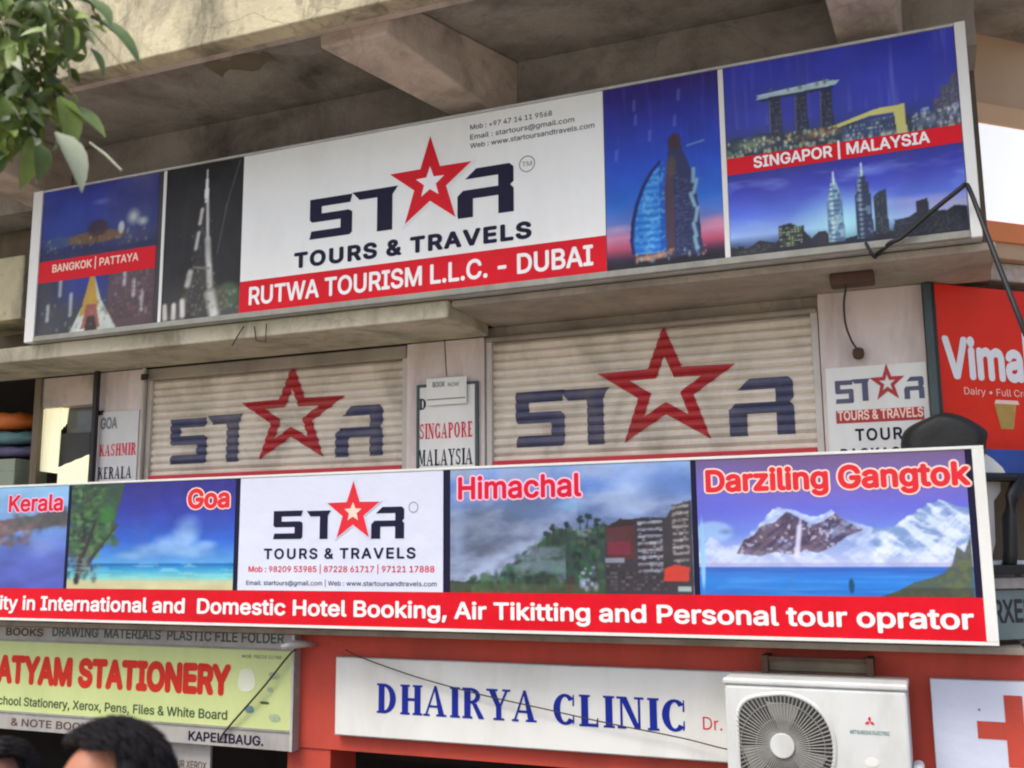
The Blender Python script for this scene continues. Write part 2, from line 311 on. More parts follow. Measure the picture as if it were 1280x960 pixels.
# serif capitals drawn as strokes: list of polygons in a unit box (height 1)
def serif(ch):
    t, n, e = .245, .1, .07       # thick stem, thin bar, serif height
    def stem(x, w=t, z0=0, z1=1, top=True, bot=True):
        q = [[(x, z0), (x+w, z0), (x+w, z1), (x, z1)]]
        if bot: q.append([(x-.07, 0), (x+w+.07, 0), (x+w+.07, e), (x-.07, e)])
        if top: q.append([(x-.07, 1-e), (x+w+.07, 1-e), (x+w+.07, 1), (x-.07, 1)])
        return q
    def arc(cx, cz, rx, rz, a0, a1, wx, wz, k=18):
        o = []; i = []
        for j in range(k+1):
            a = R(a0+(a1-a0)*j/k); o.append((cx+rx*math.cos(a), cz+rz*math.sin(a))); i.append((cx+(rx-wx)*math.cos(a), cz+(rz-wz)*math.sin(a)))
        return [o[j:j+2]+i[j:j+2][::-1] for j in range(k)]
    L = {
     'I': (.34, stem(.07)), 'H': (.84, stem(.07)+stem(.57)+[[(.2, .46), (.65, .46), (.65, .56), (.2, .56)]]),
     'D': (.82, stem(.07)+arc(.3, .5, .48, .5, -90, 90, t, n)+[[(.2, 0), (.31, 0), (.31, n), (.2, n)], [(.2, 1-n), (.31, 1-n), (.31, 1), (.2, 1)]]),
     'L': (.7, stem(.07)+[[(.2, 0), (.64, 0), (.64, n), (.2, n)], [(.58, 0), (.66, 0), (.66, .28), (.62, .28)]]),
     'E': (.7, stem(.07)+[[(.2, 0), (.64, 0), (.64, n), (.2, n)], [(.58, 0), (.66, 0), (.66, .25), (.62, .25)], [(.2, 1-n), (.62, 1-n), (.62, 1), (.2, 1)], [(.58, .76), (.64, .76), (.64, 1), (.56, 1)], [(.2, .47), (.5, .47), (.5, .55), (.2, .55)]]),
     'P': (.74, stem(.07)+arc(.32, .74, .38, .26, -90, 90, .18, n)+[[(.2, .48), (.33, .48), (.33, .56), (.2, .56)], [(.2, 1-n), (.33, 1-n), (.33, 1), (.2, 1)]]),
     'R': (.84, stem(.07)+arc(.32, .74, .36, .26, -90, 90, .18, n)+[[(.2, .48), (.33, .48), (.33, .56), (.2, .56)], [(.2, 1-n), (.33, 1-n), (.33, 1), (.2, 1)], [(.36, .5), (.54, .5), (.84, 0), (.62, 0)]]),
     'A': (.86, [[(.02, .04), (.1, .04), (.43, .92), (.39, 1)], [(.55, .04), (.78, .04), (.47, 1), (.37, 1)], [(.2, .28), (.6, .28), (.6, .36), (.2, .36)], [(-.05, 0), (.2, 0), (.2, e), (-.05, e)], [(.46, 0), (.86, 0), (.86, e), (.46, e)]]),
     'Y': (.8, [[(.3, 0), (.5, 0), (.5, .45), (.3, .45)], [(.02, .97), (.26, .97), (.5, .42), (.3, .42)], [(.66, .97), (.75, .97), (.5, .45), (.4, .42)], [(.2, 0), (.6, 0), (.6, e), (.2, e)], [(-.06, 1-e), (.36, 1-e), (.36, 1), (-.06, 1)], [(.54, 1-e), (.84, 1-e), (.84, 1), (.54, 1)]]),
     'N': (.88, [[(.1, 0), (.18, 0), (.18, 1), (.1, 1)], [(.7, 0), (.78, 0), (.78, 1), (.7, 1)], [(.08, 1), (.32, 1), (.78, 0), (.6, 0)], [(0, 0), (.3, 0), (.3, e), (0, e)], [(-.02, 1-e), (.2, 1-e), (.2, 1), (-.02, 1)], [(.58, 1-e), (.9, 1-e), (.9, 1), (.58, 1)]]),
     'M': (1.0, stem(.72, .18)+[[(.1, 0), (.18, 0), (.18, 1), (.1, 1)], [(.08, 1), (.3, 1), (.56, .1), (.44, .1)], [(.72, 1), (.8, 1), (.56, .1), (.46, .1)], [(0, 0), (.3, 0), (.3, e), (0, e)], [(-.02, 1-e), (.2, 1-e), (.2, 1), (-.02, 1)]]),
     'C': (.78, arc(.42, .5, .42, .5, 42, 318, t, n)+[[(.68, .62), (.74, .62), (.74, .98), (.7, .98)], [(.68, .02), (.74, .1), (.74, .34), (.7, .34)]]),
     'G': (.86, arc(.42, .5, .42, .5, 42, 330, t, n)+[[(.68, .62), (.74, .62), (.74, .98), (.7, .98)], [(.58, .04), (.78, .04), (.78, .44), (.58, .44)]]),
     'O': (.88, arc(.42, .5, .42, .5, 0, 360, t, n, 28)),
     'S': (.66, arc(.32, .74, .28, .26, 30, 270, .15, .1)+arc(.32, .27, .29, .27, -150, 90, .16, .1)+[[(.52, .7), (.58, .7), (.58, .98), (.54, .98)], [(.02, .02), (.07, .02), (.09, .32), (.03, .32)]]),
     'K': (.84, stem(.07)+[[(.25, .42), (.34, .36), (.74, .97), (.62, .97)], [(.36, .56), (.5, .66), (.84, 0), (.6, 0)]]), ' ': (.4, [])}
    return L[ch]
def serif_text(name, body, P, u0, v0, u1, v1, hpx, m, parent, off=.0015):
    a0, z0 = P.at(u0, v0); a1, z1 = P.at(u1, v1); _, zt = P.at(u0, v0-hpx); h = zt-z0; z = (z0+z1)/2
    tot = sum(serif(c)[0]+.14 for c in body)-.14; k = (a1-a0)/tot; x = 0; mb = MB(); n = 0
    for c in body:
        w, ps = serif(c)
        for q in ps:
            mb.poly(P, [(a0+(x+p[0])*k, z+p[1]*h) for p in q], off+n*.00006); n = (n+1) % 24
        x += w+.14
    return mb.build(name, m, parent)

# ---------------------------------------------------------------- printed pictures: colours held per vertex of a fine flat sheet
class Pic:
    def __init__(s, nx, nz):
        s.nx, s.nz = nx, nz; s.s, s.t = np.meshgrid(np.linspace(0, 1, nx+1), np.linspace(0, 1, nz+1)); s.c = np.zeros((nz+1, nx+1, 3))
        s.asp = nx/nz
    def grad(s, stops, k=None):
        k = s.t if k is None else k; T = [a for a, _ in stops]
        for i in range(3): s.c[..., i] = np.interp(k, T, [c[i] for _, c in stops])
        return s
    def mix(s, m, col):
        m = np.clip(m, 0, 1)[..., None]; s.c = s.c*(1-m)+np.asarray(col, float)*m; return s
    def noise(s, fx, fz, seed=0, octv=3):
        r = np.random.default_rng(seed); out = np.zeros_like(s.s); amp = 1; tot = 0
        for o in range(octv):
            gx, gz = int(fx*2**o)+2, int(fz*2**o)+2; g = r.random((gz+1, gx+1))
            x = s.s*(gx-1); z = s.t*(gz-1); xi = x.astype(int); zi = z.astype(int); fx_ = x-xi; fz_ = z-zi
            fx_ = fx_*fx_*(3-2*fx_); fz_ = fz_*fz_*(3-2*fz_)
            out += amp*((g[zi, xi]*(1-fx_)+g[zi, xi+1]*fx_)*(1-fz_)+(g[zi+1, xi]*(1-fx_)+g[zi+1, xi+1]*fx_)*fz_); tot += amp; amp *= .5
        return out/tot
    def poly(s, pts):
        m = np.zeros_like(s.s, bool); n = len(pts)
        for i in range(n):
            x0, z0 = pts[i]; x1, z1 = pts[(i+1) % n]
            if z0 == z1: continue
            m ^= ((z0 > s.t) != (z1 > s.t)) & (s.s < (x1-x0)*(s.t-z0)/(z1-z0)+x0)
        return m.astype(float)
    def ell(s, cx, cz, rx, rz, soft=.3):
        d = np.sqrt(((s.s-cx)/rx)**2+((s.t-cz)/rz)**2); return np.clip((1-d)/soft, 0, 1)
    def line(s, x0, z0, x1, z1, w):
        dx, dz = x1-x0, z1-z0; k = np.clip(((s.s-x0)*dx+(s.t-z0)*dz)/(dx*dx+dz*dz+1e-9), 0, 1)
        d = np.hypot((s.s-x0-k*dx)*s.asp, s.t-z0-k*dz); return np.clip(1.5-d/w, 0, 1)
    def rn(s, x, z, seed, octv=4, ridged=False):
        """value noise at any coordinates, optionally ridged"""
        r = np.random.default_rng(seed); out = 0; amp = 1; tot = 0; g = r.random((64, 64))
        for o in range(octv):
            X = (x*2**o) % 64; Z = (z*2**o) % 64; xi = X.astype(int); zi = Z.astype(int); fx = X-xi; fz = Z-zi; fx = fx*fx*(3-2*fx); fz = fz*fz*(3-2*fz); x1 = (xi+1) % 64; z1 = (zi+1) % 64
            v = (g[zi % 64, xi % 64]*(1-fx)+g[zi % 64, x1]*fx)*(1-fz)+(g[z1, xi % 64]*(1-fx)+g[z1, x1]*fx)*fz
            if ridged: v = 1-abs(2*v-1)
            out = out+amp*v; tot += amp; amp *= .55
        return out/tot
    def lights(s, x0, x1, z0, z1, n, cols, size=.006, seed=0, a=.9, mask=None):
        r = random.Random(seed)
        for _ in range(n):
            cx, cz = r.uniform(x0, x1), r.uniform(z0, z1); w = size*r.uniform(.6, 1.8)
            m = s.ell(cx, cz, w/s.asp*1.2, w*r.uniform(.8, 2.2), 1)*a
            s.mix(m if mask is None else m*mask, r.choice(cols))
        return s
    def cells(s, pts, nx, nz, cols, seed=0, a=.8, fill=.6):
        r = np.random.default_rng(seed); m = s.poly(pts); g = r.random((nz+1, nx+1)); xs = [q[0] for q in pts]; zs = [q[1] for q in pts]
        u = np.clip((s.s-min(xs))/(max(xs)-min(xs)), 0, .999)*nx; v = np.clip((s.t-min(zs))/(max(zs)-min(zs)), 0, .999)*nz
        k = g[v.astype(int), u.astype(int)]; on = ((u % 1) > .2)*((v % 1) > .35)*(k < fill)
        idx = (k*97).astype(int) % len(cols)
        for i, c in enumerate(cols): s.mix(m*on*(idx == i)*a, c)
        return s
    def tree(s, cx, cz, w, h, cols, seed=0):
        r = random.Random(seed); s.mix(s.line(cx, cz-h*.5, cx, cz, .004), (40, 38, 36))
        for _ in range(9): s.mix(s.ell(cx+r.uniform(-.5, .5)*w, cz+r.uniform(-.5, .5)*h, w*r.uniform(.2, .4), h*r.uniform(.15, .3), .6)*.85, r.choice(cols))
        return s
    def blur(s, n=1):
        for _ in range(n):
            p = np.pad(s.c, ((1, 1), (1, 1), (0, 0)), 'edge'); s.c = (p[:-2, 1:-1]+p[2:, 1:-1]+p[1:-1, :-2]+p[1:-1, 2:]+2*p[1:-1, 1:-1])/6
        return s
    def sheet(s, name, P, a0, a1, z0, z1, off, parent):
        nx, nz = s.nx, s.nz; A = a0+s.s*(a1-a0); Z = z0+s.t*(z1-z0)
        p = P.o[None, None]+A[..., None]*P.t+P.n*off; p = p.copy(); p[..., 2] = Z; org = np.array(origin(parent)); p = (p-org).reshape(-1, 3)
        me = bpy.data.meshes.new(name); i = (np.arange(nz)[:, None]*(nx+1)+np.arange(nx)[None]).ravel()
        f = np.stack([i, i+1, i+nx+2, i+nx+1], 1)
        me.vertices.add(len(p)); me.vertices.foreach_set('co', p.ravel()); me.loops.add(f.size); me.loops.foreach_set('vertex_index', f.ravel())
        me.polygons.add(len(f)); me.polygons.foreach_set('loop_start', np.arange(len(f))*4); me.polygons.foreach_set('loop_total', np.full(len(f), 4))
        me.update(); at = me.color_attributes.new('print', 'FLOAT_COLOR', 'POINT')
        c = np.ones((len(p), 4)); c[:, :3] = lin(np.clip(s.c, 0, 255).reshape(-1, 3)); at.data.foreach_set('color', c.ravel())
        me.materials.append(M['print_']); me.validate(); o = bpy.data.objects.new(name, me); COL.objects.link(o); o.parent = parent; return o

def draped(name, pts_or_faces, mb_faces, prof, zk, m, parent, P, off=.0025):
    """paint on a corrugated shutter: cut the flat figure along every bend of the slats and push it onto them"""
    bm = bmesh.new(); vs = [bm.verts.new((a, 0, z)) for a, z in pts_or_faces]
    for f in mb_faces: bm.faces.new([vs[i] for i in f])
    bm.normal_update()
    bmesh.ops.triangulate(bm, faces=bm.faces[:])
    zs = [v.co.z for v in bm.verts]; lo, hi = min(zs), max(zs)
    for z in zk:
        if lo < z < hi:
            bmesh.ops.bisect_plane(bm, geom=bm.verts[:]+bm.edges[:]+bm.faces[:], plane_co=(0, 0, z), plane_no=(0, 0, 1))
    org = origin(parent)
    for v in bm.verts:
        v.co = Vector(P.w(v.co.x, v.co.z, prof(v.co.z)+off))-org
    me = bpy.data.meshes.new(name); bm.to_mesh(me); bm.free(); me.materials.append(m)
    o = bpy.data.objects.new(name, me); COL.objects.link(o); o.parent = parent; return o

# ================================================================ THE SETTING
g = MB().add([(-300, -1.35, 0), (300, -1.35, 0), (300, -400, 0), (-300, -400, 0)], [(0, 1, 2, 3)]).build('road', M['asphalt']); tag(g, kind='structure')
g = MB().box(-60, 40, -2.6, -1.35, -.5, .13).build('pavement', M['paver']); tag(g, kind='structure')
g = MB().box(-60, 40, -1.35, 12, -1.3, -1.2).build('sunken_floor', M['paver']); tag(g, kind='structure')
g = MB().box(-60, 40, -1.4, -1.351, -1.25, -.5).build('retaining_wall', M['slabw']); tag(g, kind='structure')
g = MB().add([(-300, 12, -.1), (300, 12, -.1), (300, 400, -.1), (-300, 400, -.1)], [(0, 1, 2, 3)]).build('ground', M['asphalt']); tag(g, kind='structure')

# ================================================================ THE BUILDING
F0 = FP(0); FS = FP(.05); FU = FP(-.6); FB = FP(-.3)
bld = thing('shop_building', 'two storey concrete shop building with stained cream balcony above shuttered office fronts', 'building', (-3, 0, 0))
def bpart(name, m, *boxes, bevel=0, parent=bld):
    b = MB()
    for q in boxes: b.box(*q)
    return b.build(name, M[m], parent, bevel=bevel)
bpart('balcony_fascia', 'fascia', (-14, .72, -1.42, -1.3, 4.575, 5.9), bevel=.008)
bpart('soffit_slab', 'soffit', (-14, .75, -1.3, 3.0, 4.74, 4.9))
bpart('edge_rib', 'bracket', (-14, .72, -1.3, -1.22, 4.60, 4.738))
mb = MB(); sp0 = [FP(-1.0).at(u, v)[0] for u, v in ((230, 95), (290, 112))]
xs_ = np.linspace(-3.72, -3.3, 9); mb.add([(x, -.93-.05*abs(math.sin(3*x*5))-.02, 4.7365) for x in xs_]+[(x, -.83+.04*math.sin(x*23), 4.7365) for x in xs_[::-1]], [tuple(range(18))]); mb.build('spalled_patch', M['wallback'], bld)
bpart('longitudinal_beam', 'soffit', (-14, .35, -.28, .02, 4.36, 4.738))
def bracket(f0, f1, b0, b1, m='bracket'):
    """cantilever haunch: front edge f0..f1, wall end b0..b1"""
    b = MB(); b.quadbox([(f0, -1.218, 4.53), (f1, -1.218, 4.53), (b1, -.282, 4.34), (b0, -.282, 4.34)], [(f0-.01, -1.218, 4.737), (f1+.01, -1.218, 4.737), (b1+.01, -.282, 4.737), (b0-.01, -.282, 4.737)])
    return b.build('cantilever_bracket', M[m], bld, bevel=.012)
bf0, bf1 = FP(-1.22).at(400, 52)[0], FP(-1.22).at(484, 28)[0]; bb0, bb1 = FP(-.6).at(546, 138)[0], FP(-.6).at(600, 122)[0]
bracket(bf0, bf1, bb0+(bb0-bf0)*.4, bb1+(bb1-bf1)*.4)
for x in (-9.0, -5.9): bracket(x, x+.3, x+.2, x+.5)
bracket(-.33, -.03, -.26, .02)
bpart('upper_wall', 'wallback', (-14, .35, .08, .3, 3.3, 4.735))
# ledge over the shutters: a deep plastered sunshade on the left, a thin slab on the right
xl = FP(-.55).at(560, 395)[0]
bpart('sunshade', 'ledge', (-14, xl, -.55, .0, 3.205, 3.305), bevel=.01)
bpart('ledge_slab', 'slabw', (xl+.004, .34, -.52, .08, 3.268, 3.305), bevel=.006)
# pillars
px = lambda u, v, y=0: FP(y).at(u, v)[0]
xp = [px(120, 540), -4.915, -2.905, -2.385, -.488, px(1158, 450)]
bpart('pillar', 'pillar', (xp[4]+.004, xp[5], 0, .25, 1.5, 3.265))
bpart('pillar', 'pillar', (xp[2]+.004, xp[3]-.004, 0, .25, 1.5, 3.2))
bpart('pillar', 'pillar', (xp[0], xp[1]-.004, 0.0, .25, 1.5, 3.2))
bpart('lintel', 'slabw', (xp[2], xp[4], .06, .24, 3.2, 3.266))
bpart('floor_slab', 'slabw', (-14, .34, -.12, 3, 1.47, 1.5))
# lower storey
bpart('lower_wall', 'red', (px(371, 850), .75, 0, .3, px(0, 0)*0+.80, 1.468))
bpart('lower_wall', 'gstrip', (-14, px(371, 850)-.003, .06, .3, .86, 1.468))
for x in (-3.7, -1.9, -.02): bpart('lower_pillar', 'red', (x, x+.3, .01, .3, -1.2, .797))
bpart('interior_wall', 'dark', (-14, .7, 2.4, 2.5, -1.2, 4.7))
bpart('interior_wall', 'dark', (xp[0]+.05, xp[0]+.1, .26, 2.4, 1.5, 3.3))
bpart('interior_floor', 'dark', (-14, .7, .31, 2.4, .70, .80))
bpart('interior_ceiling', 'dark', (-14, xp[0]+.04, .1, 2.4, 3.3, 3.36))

# rolling shutters
PITCH, ZB = .0515, 1.52
PROF = [(0, 0.0), (.1, .005), (.32, .013), (.62, .014), (.86, .006), (.93, -.004)]
def prof(z):
    k = ((z-ZB)/PITCH) % 1.0; xs = [p[0] for p in PROF]+[1.0]; ys = [p[1] for p in PROF]+[0.0]
    return float(np.interp(k, xs, ys))
ZK = sorted(ZB+i*PITCH+k*PITCH for i in range(40) for k, _ in PROF)
def shutter(x0, x1, ztop, label):
    sh = bpy.data.objects.new('rolling_shutter', None); COL.objects.link(sh); sh.parent = bld; sh.location = Vector((x0, .05, ZB))-bld.location; sh['label'] = label
    r = MB()
    rows = [(k*PITCH, -y) for k, y in PROF]+[(PITCH, 0.0)]
    for i, (z, y) in enumerate(rows): r.v += [(x0+.02, .05+y, ZB+z), (x1-.02, .05+y, ZB+z)]
    r.f = [(2*i, 2*i+1, 2*i+3, 2*i+2) for i in range(len(rows)-1)]
    first = r.build('slat', M['slat'], sh); n = int((ztop-ZB)/PITCH)
    for i in range(1, n): dupe(first, (0, (i*7919 % 5-2)*.0003, i*PITCH), sh)
    MB().box(x0+.002, x0+.038, .015, .06, ZB-.02, ztop).build('guide_rail', M['rail'], sh, bevel=.004)
    MB().box(x1-.038, x1-.002, .015, .06, ZB-.02, ztop).build('guide_rail', M['rail'], sh, bevel=.004)
    MB().box(x0+.04, x1-.04, .012, .03, 2.41, 2.468).build('bottom_bar', M['barred'], sh, bevel=.004)
    MB().box(x0+.004, x1-.004, .0, .24, ZB+n*PITCH+.002, 3.199).build('shutter_hood', M['hood'], sh, bevel=.01)
    return sh
shR = shutter(-2.385, -.488, 3.195, 'right rolling shutter with the larger painted logo')
shL = shutter(-4.915, -2.905, 3.15, 'left rolling shutter with the smaller painted logo')
def ring_star(P, u0, u1, vt, vb, q_in=.52):
    """hollow five pointed star from its picture extents"""
    aL, _ = P.at(u0, (vt+vb)/2); aR, _ = P.at(u1, (vt+vb)/2); uc = (u0+u1)/2
    zt = P.at(uc, vt)[1]; zb = P.at(uc, vb)[1]; r = (zt-zb)/1.809; sx = (aR-aL)/(1.902*r); c = ((aL+aR)/2, zt-r)
    o = star_pts(c, r, .40, 0, sx); i = star_pts(c, r*q_in, .40, 0, sx)
    return c, r, sx, o, i
def paint_logo(sh, Sb, Tb, Rb, st):
    P = FS
    for g, b in (('S', Sb), ('T', Tb), ('R', Rb)):
        q = glyph_box(P, g, *b); draped('painted_letter', q, [tuple(range(len(q)))], prof, ZK, M['pnavy'], sh, P, .0035)
    c, r, sx, o, i = ring_star(P, *st)
    draped('painted_star', o+i, [(k, (k+1) % 10, 10+(k+1) % 10, 10+k) for k in range(10)], prof, ZK, M['pred'], sh, P, .0055)
paint_logo(shR, (646, 560, 706, 487), (702, 558, 762, 484), (913, 546, 991, 470), (748, 921, 407, 551))
paint_logo(shL, (213, 581, 261, 522), (259, 579, 306, 517), (420, 572, 480, 505), (303, 432, 455, 573))

# left opening with a curtained window, on the left of the pillar
wl = px(44, 540); wr = px(110, 540)
bpart('window_lintel', 'bracket', (wl, xp[0]-.07, .02, .2, F0.at(80, 507)[1], 3.2))
bpart('window_mullion', 'wallback', (wl-.03, wl+.03, .0, .035, 1.5, 3.2))
win = bld_win = MB().box(wl+.035, xp[0]-.08, .34, .36, 1.6, 3.1).build('window_pane', M['glass'], bld)  # plain grey pane without glow; the curtain cloth carries the emission
cz0, cz1 = 2.2, F0.at(80, 507)[1]
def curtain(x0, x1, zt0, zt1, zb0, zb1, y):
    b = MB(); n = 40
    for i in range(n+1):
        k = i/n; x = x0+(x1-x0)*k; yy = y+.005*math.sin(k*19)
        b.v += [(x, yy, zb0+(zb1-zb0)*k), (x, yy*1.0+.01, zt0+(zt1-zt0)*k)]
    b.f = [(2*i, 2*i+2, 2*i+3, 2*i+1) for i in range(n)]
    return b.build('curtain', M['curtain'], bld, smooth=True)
ppy = lambda u, v, y: FP(y).at(u, v)
b_ = ppy(72, 510, .06)
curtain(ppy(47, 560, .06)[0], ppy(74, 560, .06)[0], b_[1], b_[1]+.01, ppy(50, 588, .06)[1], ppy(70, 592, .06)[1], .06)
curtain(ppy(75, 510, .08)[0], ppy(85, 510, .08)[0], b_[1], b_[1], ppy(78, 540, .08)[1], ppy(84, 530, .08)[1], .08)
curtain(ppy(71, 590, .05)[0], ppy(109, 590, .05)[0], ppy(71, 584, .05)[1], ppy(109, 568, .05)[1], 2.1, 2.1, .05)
MB().box(*(lambda p, q: (p[0], q[0], .13, .17, p[1], q[1]))(ppy(82, 566, .13), ppy(116, 506, .13))).build('window_shade', M['glass'], bld)
MB().box(*(lambda p, q: (p[0], q[0], .09, .125, p[1], q[1]))(ppy(72, 582, .09), ppy(113, 540, .09))).build('window_ledge', M['acd'], bld)
po = thing('downpipe', 'thin black downpipe between the curtained window and the pillar poster', 'pipe', (px(118, 540, -.05), -.05, 1.5))
MB().tube([(px(118, 540, -.05), -.05, 1.5), (px(118, 540, -.05), -.05, 3.2)], .022, 8).build('pipe', M['black'], po)
MB().box(px(118, 540, -.05)-.03, px(118, 540, -.05)+.03, -.03, -.001, 2.9, 2.93).build('clip', M['black'], po)
po2 = thing('conduit', 'narrow pale conduit running down the pillar beside the left shutter', 'pipe', (px(177, 540, -.02), -.02, 1.5))
MB().tube([(px(177, 540, -.02), -.021, 1.5), (px(177, 540, -.02), -.021, 3.2)], .012, 8).build('pipe', M['rail'], po2)
MB().box(*(lambda p, q: (p[0], q[0], -.05, -.034, p[1], q[1]))(ppy(176, 475, -.05), ppy(183, 467, -.05))).build('socket', M['black'], po2)
# stored goods at the far left opening
def px3(u, v, y): a_, z_ = FP(y).at(u, v); return (a_, y, z_)
ct = thing('carton', 'grey green carton standing in the dark opening at the left edge', 'carton', px3(0, 600, .0))
p, q = ppy(-40, 640, .0), ppy(19, 573, .0)
MB().box(p[0], q[0], .0, .3, 1.502, q[1]).build('box', M['mint'], ct, bevel=.01)
MB().box(p[0]-.002, q[0]+.002, -.002, .302, q[1]-.09, q[1]-.0).build('lid', M['mint'], ct, bevel=.006)
def bundle(name, label, u0, v0, u1, v1, m, y, sag=.3, cat='bundle'):
    a0, z0 = FP(y).at(u0, v0); a1, z1 = FP(y).at(u1, v1)
    b = MB(); n = 14
    rings = []
    for j in range(7):
        k = j/6; w = .72+.28*math.sin(math.pi*k)**.5*1.0; z = z0+(z1-z0)*k
        rings.append([((a0+a1)/2+w*(a1-a0)/2*math.copysign(abs(math.cos(2*math.pi*i/n))**.7, math.cos(2*math.pi*i/n))*(1+.05*math.sin(3*i+j)), y+.16+.15*w*math.sin(2*math.pi*i/n), z+.008*math.sin(2*i+j)) for i in range(n)])
    for rg in rings: b.v += rg
    b.f = [(j*n+i, j*n+(i+1) % n, (j+1)*n+(i+1) % n, (j+1)*n+i) for j in range(6) for i in range(n)]+[tuple(range(n))[::-1], tuple(range(6*n, 7*n))]
    o = b.build(name, M[m], smooth=True); tag(o, label, cat); return o
bundle('cloth_bundle', 'dusty purple folded cloth lying on the carton at the left edge', -45, 573, 34, 556, 'purp', .0)
bundle('cloth_bundle', 'teal folded cloth stacked between the purple cloth and orange packet', -45, 556, 28, 537, 'tealc', .0)
bundle('packet', 'orange wrapped packet on top of the folded cloths at the left edge', -40, 537, 18, 513, 'orangeb', .0, cat='packet')
# cream block and gap left of the big sign
b0, b1 = ppy(-60, 412, -.35), ppy(31, 318, -.35)
bpart('parapet_block', 'fascia', (b0[0], b1[0], -.35, .05, b0[1]+.02, b1[1]), bevel=.01)

# ================================================================ BIG UPPER SIGN
X0, X1, Z0, Z1 = -5.385, .285, 3.345, 4.33
us = thing('shop_sign', 'large upper sign with red star logo on white between blue night city pictures', 'sign', (-2.5, -.6, Z0))
MB().box(X0, X1, -.585, -.47, Z0-.035, Z1).build('box', M['alu'], us)
def fr(*q, m='alu'): return MB().box(*q).build('frame', M[m], us, bevel=.003)
e = [X0+.083, FU.at(203, 320)[0], FU.at(302, 300)[0], FU.at(756, 230)[0], FU.at(905, 200)[0], FU.at(1202, 160)[0]]
fr(X0, e[0]-.002, -.612, -.5852, Z0-.035, Z1, m='white'); fr(e[5]+.002, X1, -.612, -.5852, Z0-.035, Z1, m='white')
fr(e[0], e[5], -.610, -.5852, Z1-.014, Z1); fr(e[0], e[5], -.618, -.5852, Z0-.035, Z0-.002, m='tray')
fr(e[1]-.012, e[1]+.012, -.606, -.6005, Z0, Z1-.016, m='white'); fr(e[4]-.013, e[4]+.013, -.606, -.6005, Z0, Z1-.016, m='white')
MB().box(e[0], e[5], -.600, -.5852, Z0-.001, Z1-.015).build('backing', M['vblack'], us)
ZT = Z1-.016
U = FP(-.6)   # print lies just in front of this plane
def tz(v, u, P=U): return P.at(u, v)[1]
# 1 bangkok / pattaya
p = Pic(130, 150); n1 = p.noise(6, 6, 1)
p.grad([(0, (66, 68, 72)), (.42, (60, 62, 80)), (.55, (40, 44, 90)), (.7, (44, 60, 140)), (1, (52, 58, 150))])
p.mix((p.s > .55)*(p.t > .55)*n1*1.3*(p.s-.4), (90, 92, 110)).mix(p.ell(.2, .8, .4, .25, 1)*.7, (42, 66, 160))
p.mix(p.ell(.48, .63, .3, .05)*.9, (120, 92, 60)).mix(p.ell(.5, .69, .1, .07)*.8, (60, 40, 50)).mix(p.ell(.15, .63, .14, .05)*.6, (60, 90, 120))
p.mix(p.ell(.8, .73, .07, .07, .8)+p.ell(.88, .69, .06, .04, .8)+p.ell(.7, .67, .03, .05), (180, 190, 190)).mix(p.ell(.52, .87, .1, .03, 1)*.6, (120, 130, 190))
m_ = (p.t < .44); p.mix(m_*p.ell(.45, .32, .38, .2, 1), (44, 60, 160)).mix(m_*(p.s > .62)*.85, (92, 72, 76)).mix(m_*(p.t > .38)*(p.s > .6)*.8, (40, 60, 90))
p.mix(p.poly([(.3, 0), (.42, .2), (.47, .36), (.5, .36), (.56, .2), (.7, 0)]), (190, 200, 190)).mix(p.poly([(.38, .1), (.455, .36), (.475, .42), (.5, .34), (.54, .15)]), (186, 150, 60)).mix(p.poly([(.4, .02), (.44, .18), (.52, .18), (.56, .02)]), (150, 90, 80)).mix(p.poly([(.43, 0), (.45, .1), (.51, .1), (.54, 0)]), (60, 50, 50))
for a_, b__, h in ((.2, .26, .42), (.3, .12, .26), (.75, .28, .44), (.83, .2, .3), (.1, .1, .2), (.9, .1, .22)): p.mix(p.line(a_, b__, a_+.03*(1 if a_ > .5 else -1)*0, h, .012)*.8, (190, 196, 200))
p.lights(.0, .95, .56, .66, 70, [(200, 180, 120), (160, 120, 90), (120, 150, 170), (60, 50, 60)], .006, 2, .8).lights(.05, .95, .02, .2, 60, [(180, 186, 180), (110, 100, 96), (60, 60, 64)], .007, 3, .6).lights(.55, .95, .1, .4, 60, [(120, 90, 90), (160, 160, 156), (60, 50, 56)], .008, 4, .6)
p.cells([(.64, .05), (.64, .34), (.98, .36), (.98, .05)], 12, 12, [(120, 96, 96), (70, 60, 70)], 5, .5)
p.c *= (.85+.3*n1)[..., None]; p.blur(1); p.sheet('city_picture', U, e[0], e[1]-.05, Z0, ZT, .0012, us)
zs0, zs1 = tz(345, 120), tz(318, 120)
flat('red_strip', U, [(e[0]+.001, zs0), (e[1]-.051, zs0), (e[1]-.051, zs1), (e[0]+.001, zs1)], M['vred'], us, .0025)
textpx('lettering', 'BANGKOK | PATTAYA', U, 66, 341, 173, 325, 9, M['lyellow'], us, off=.004)
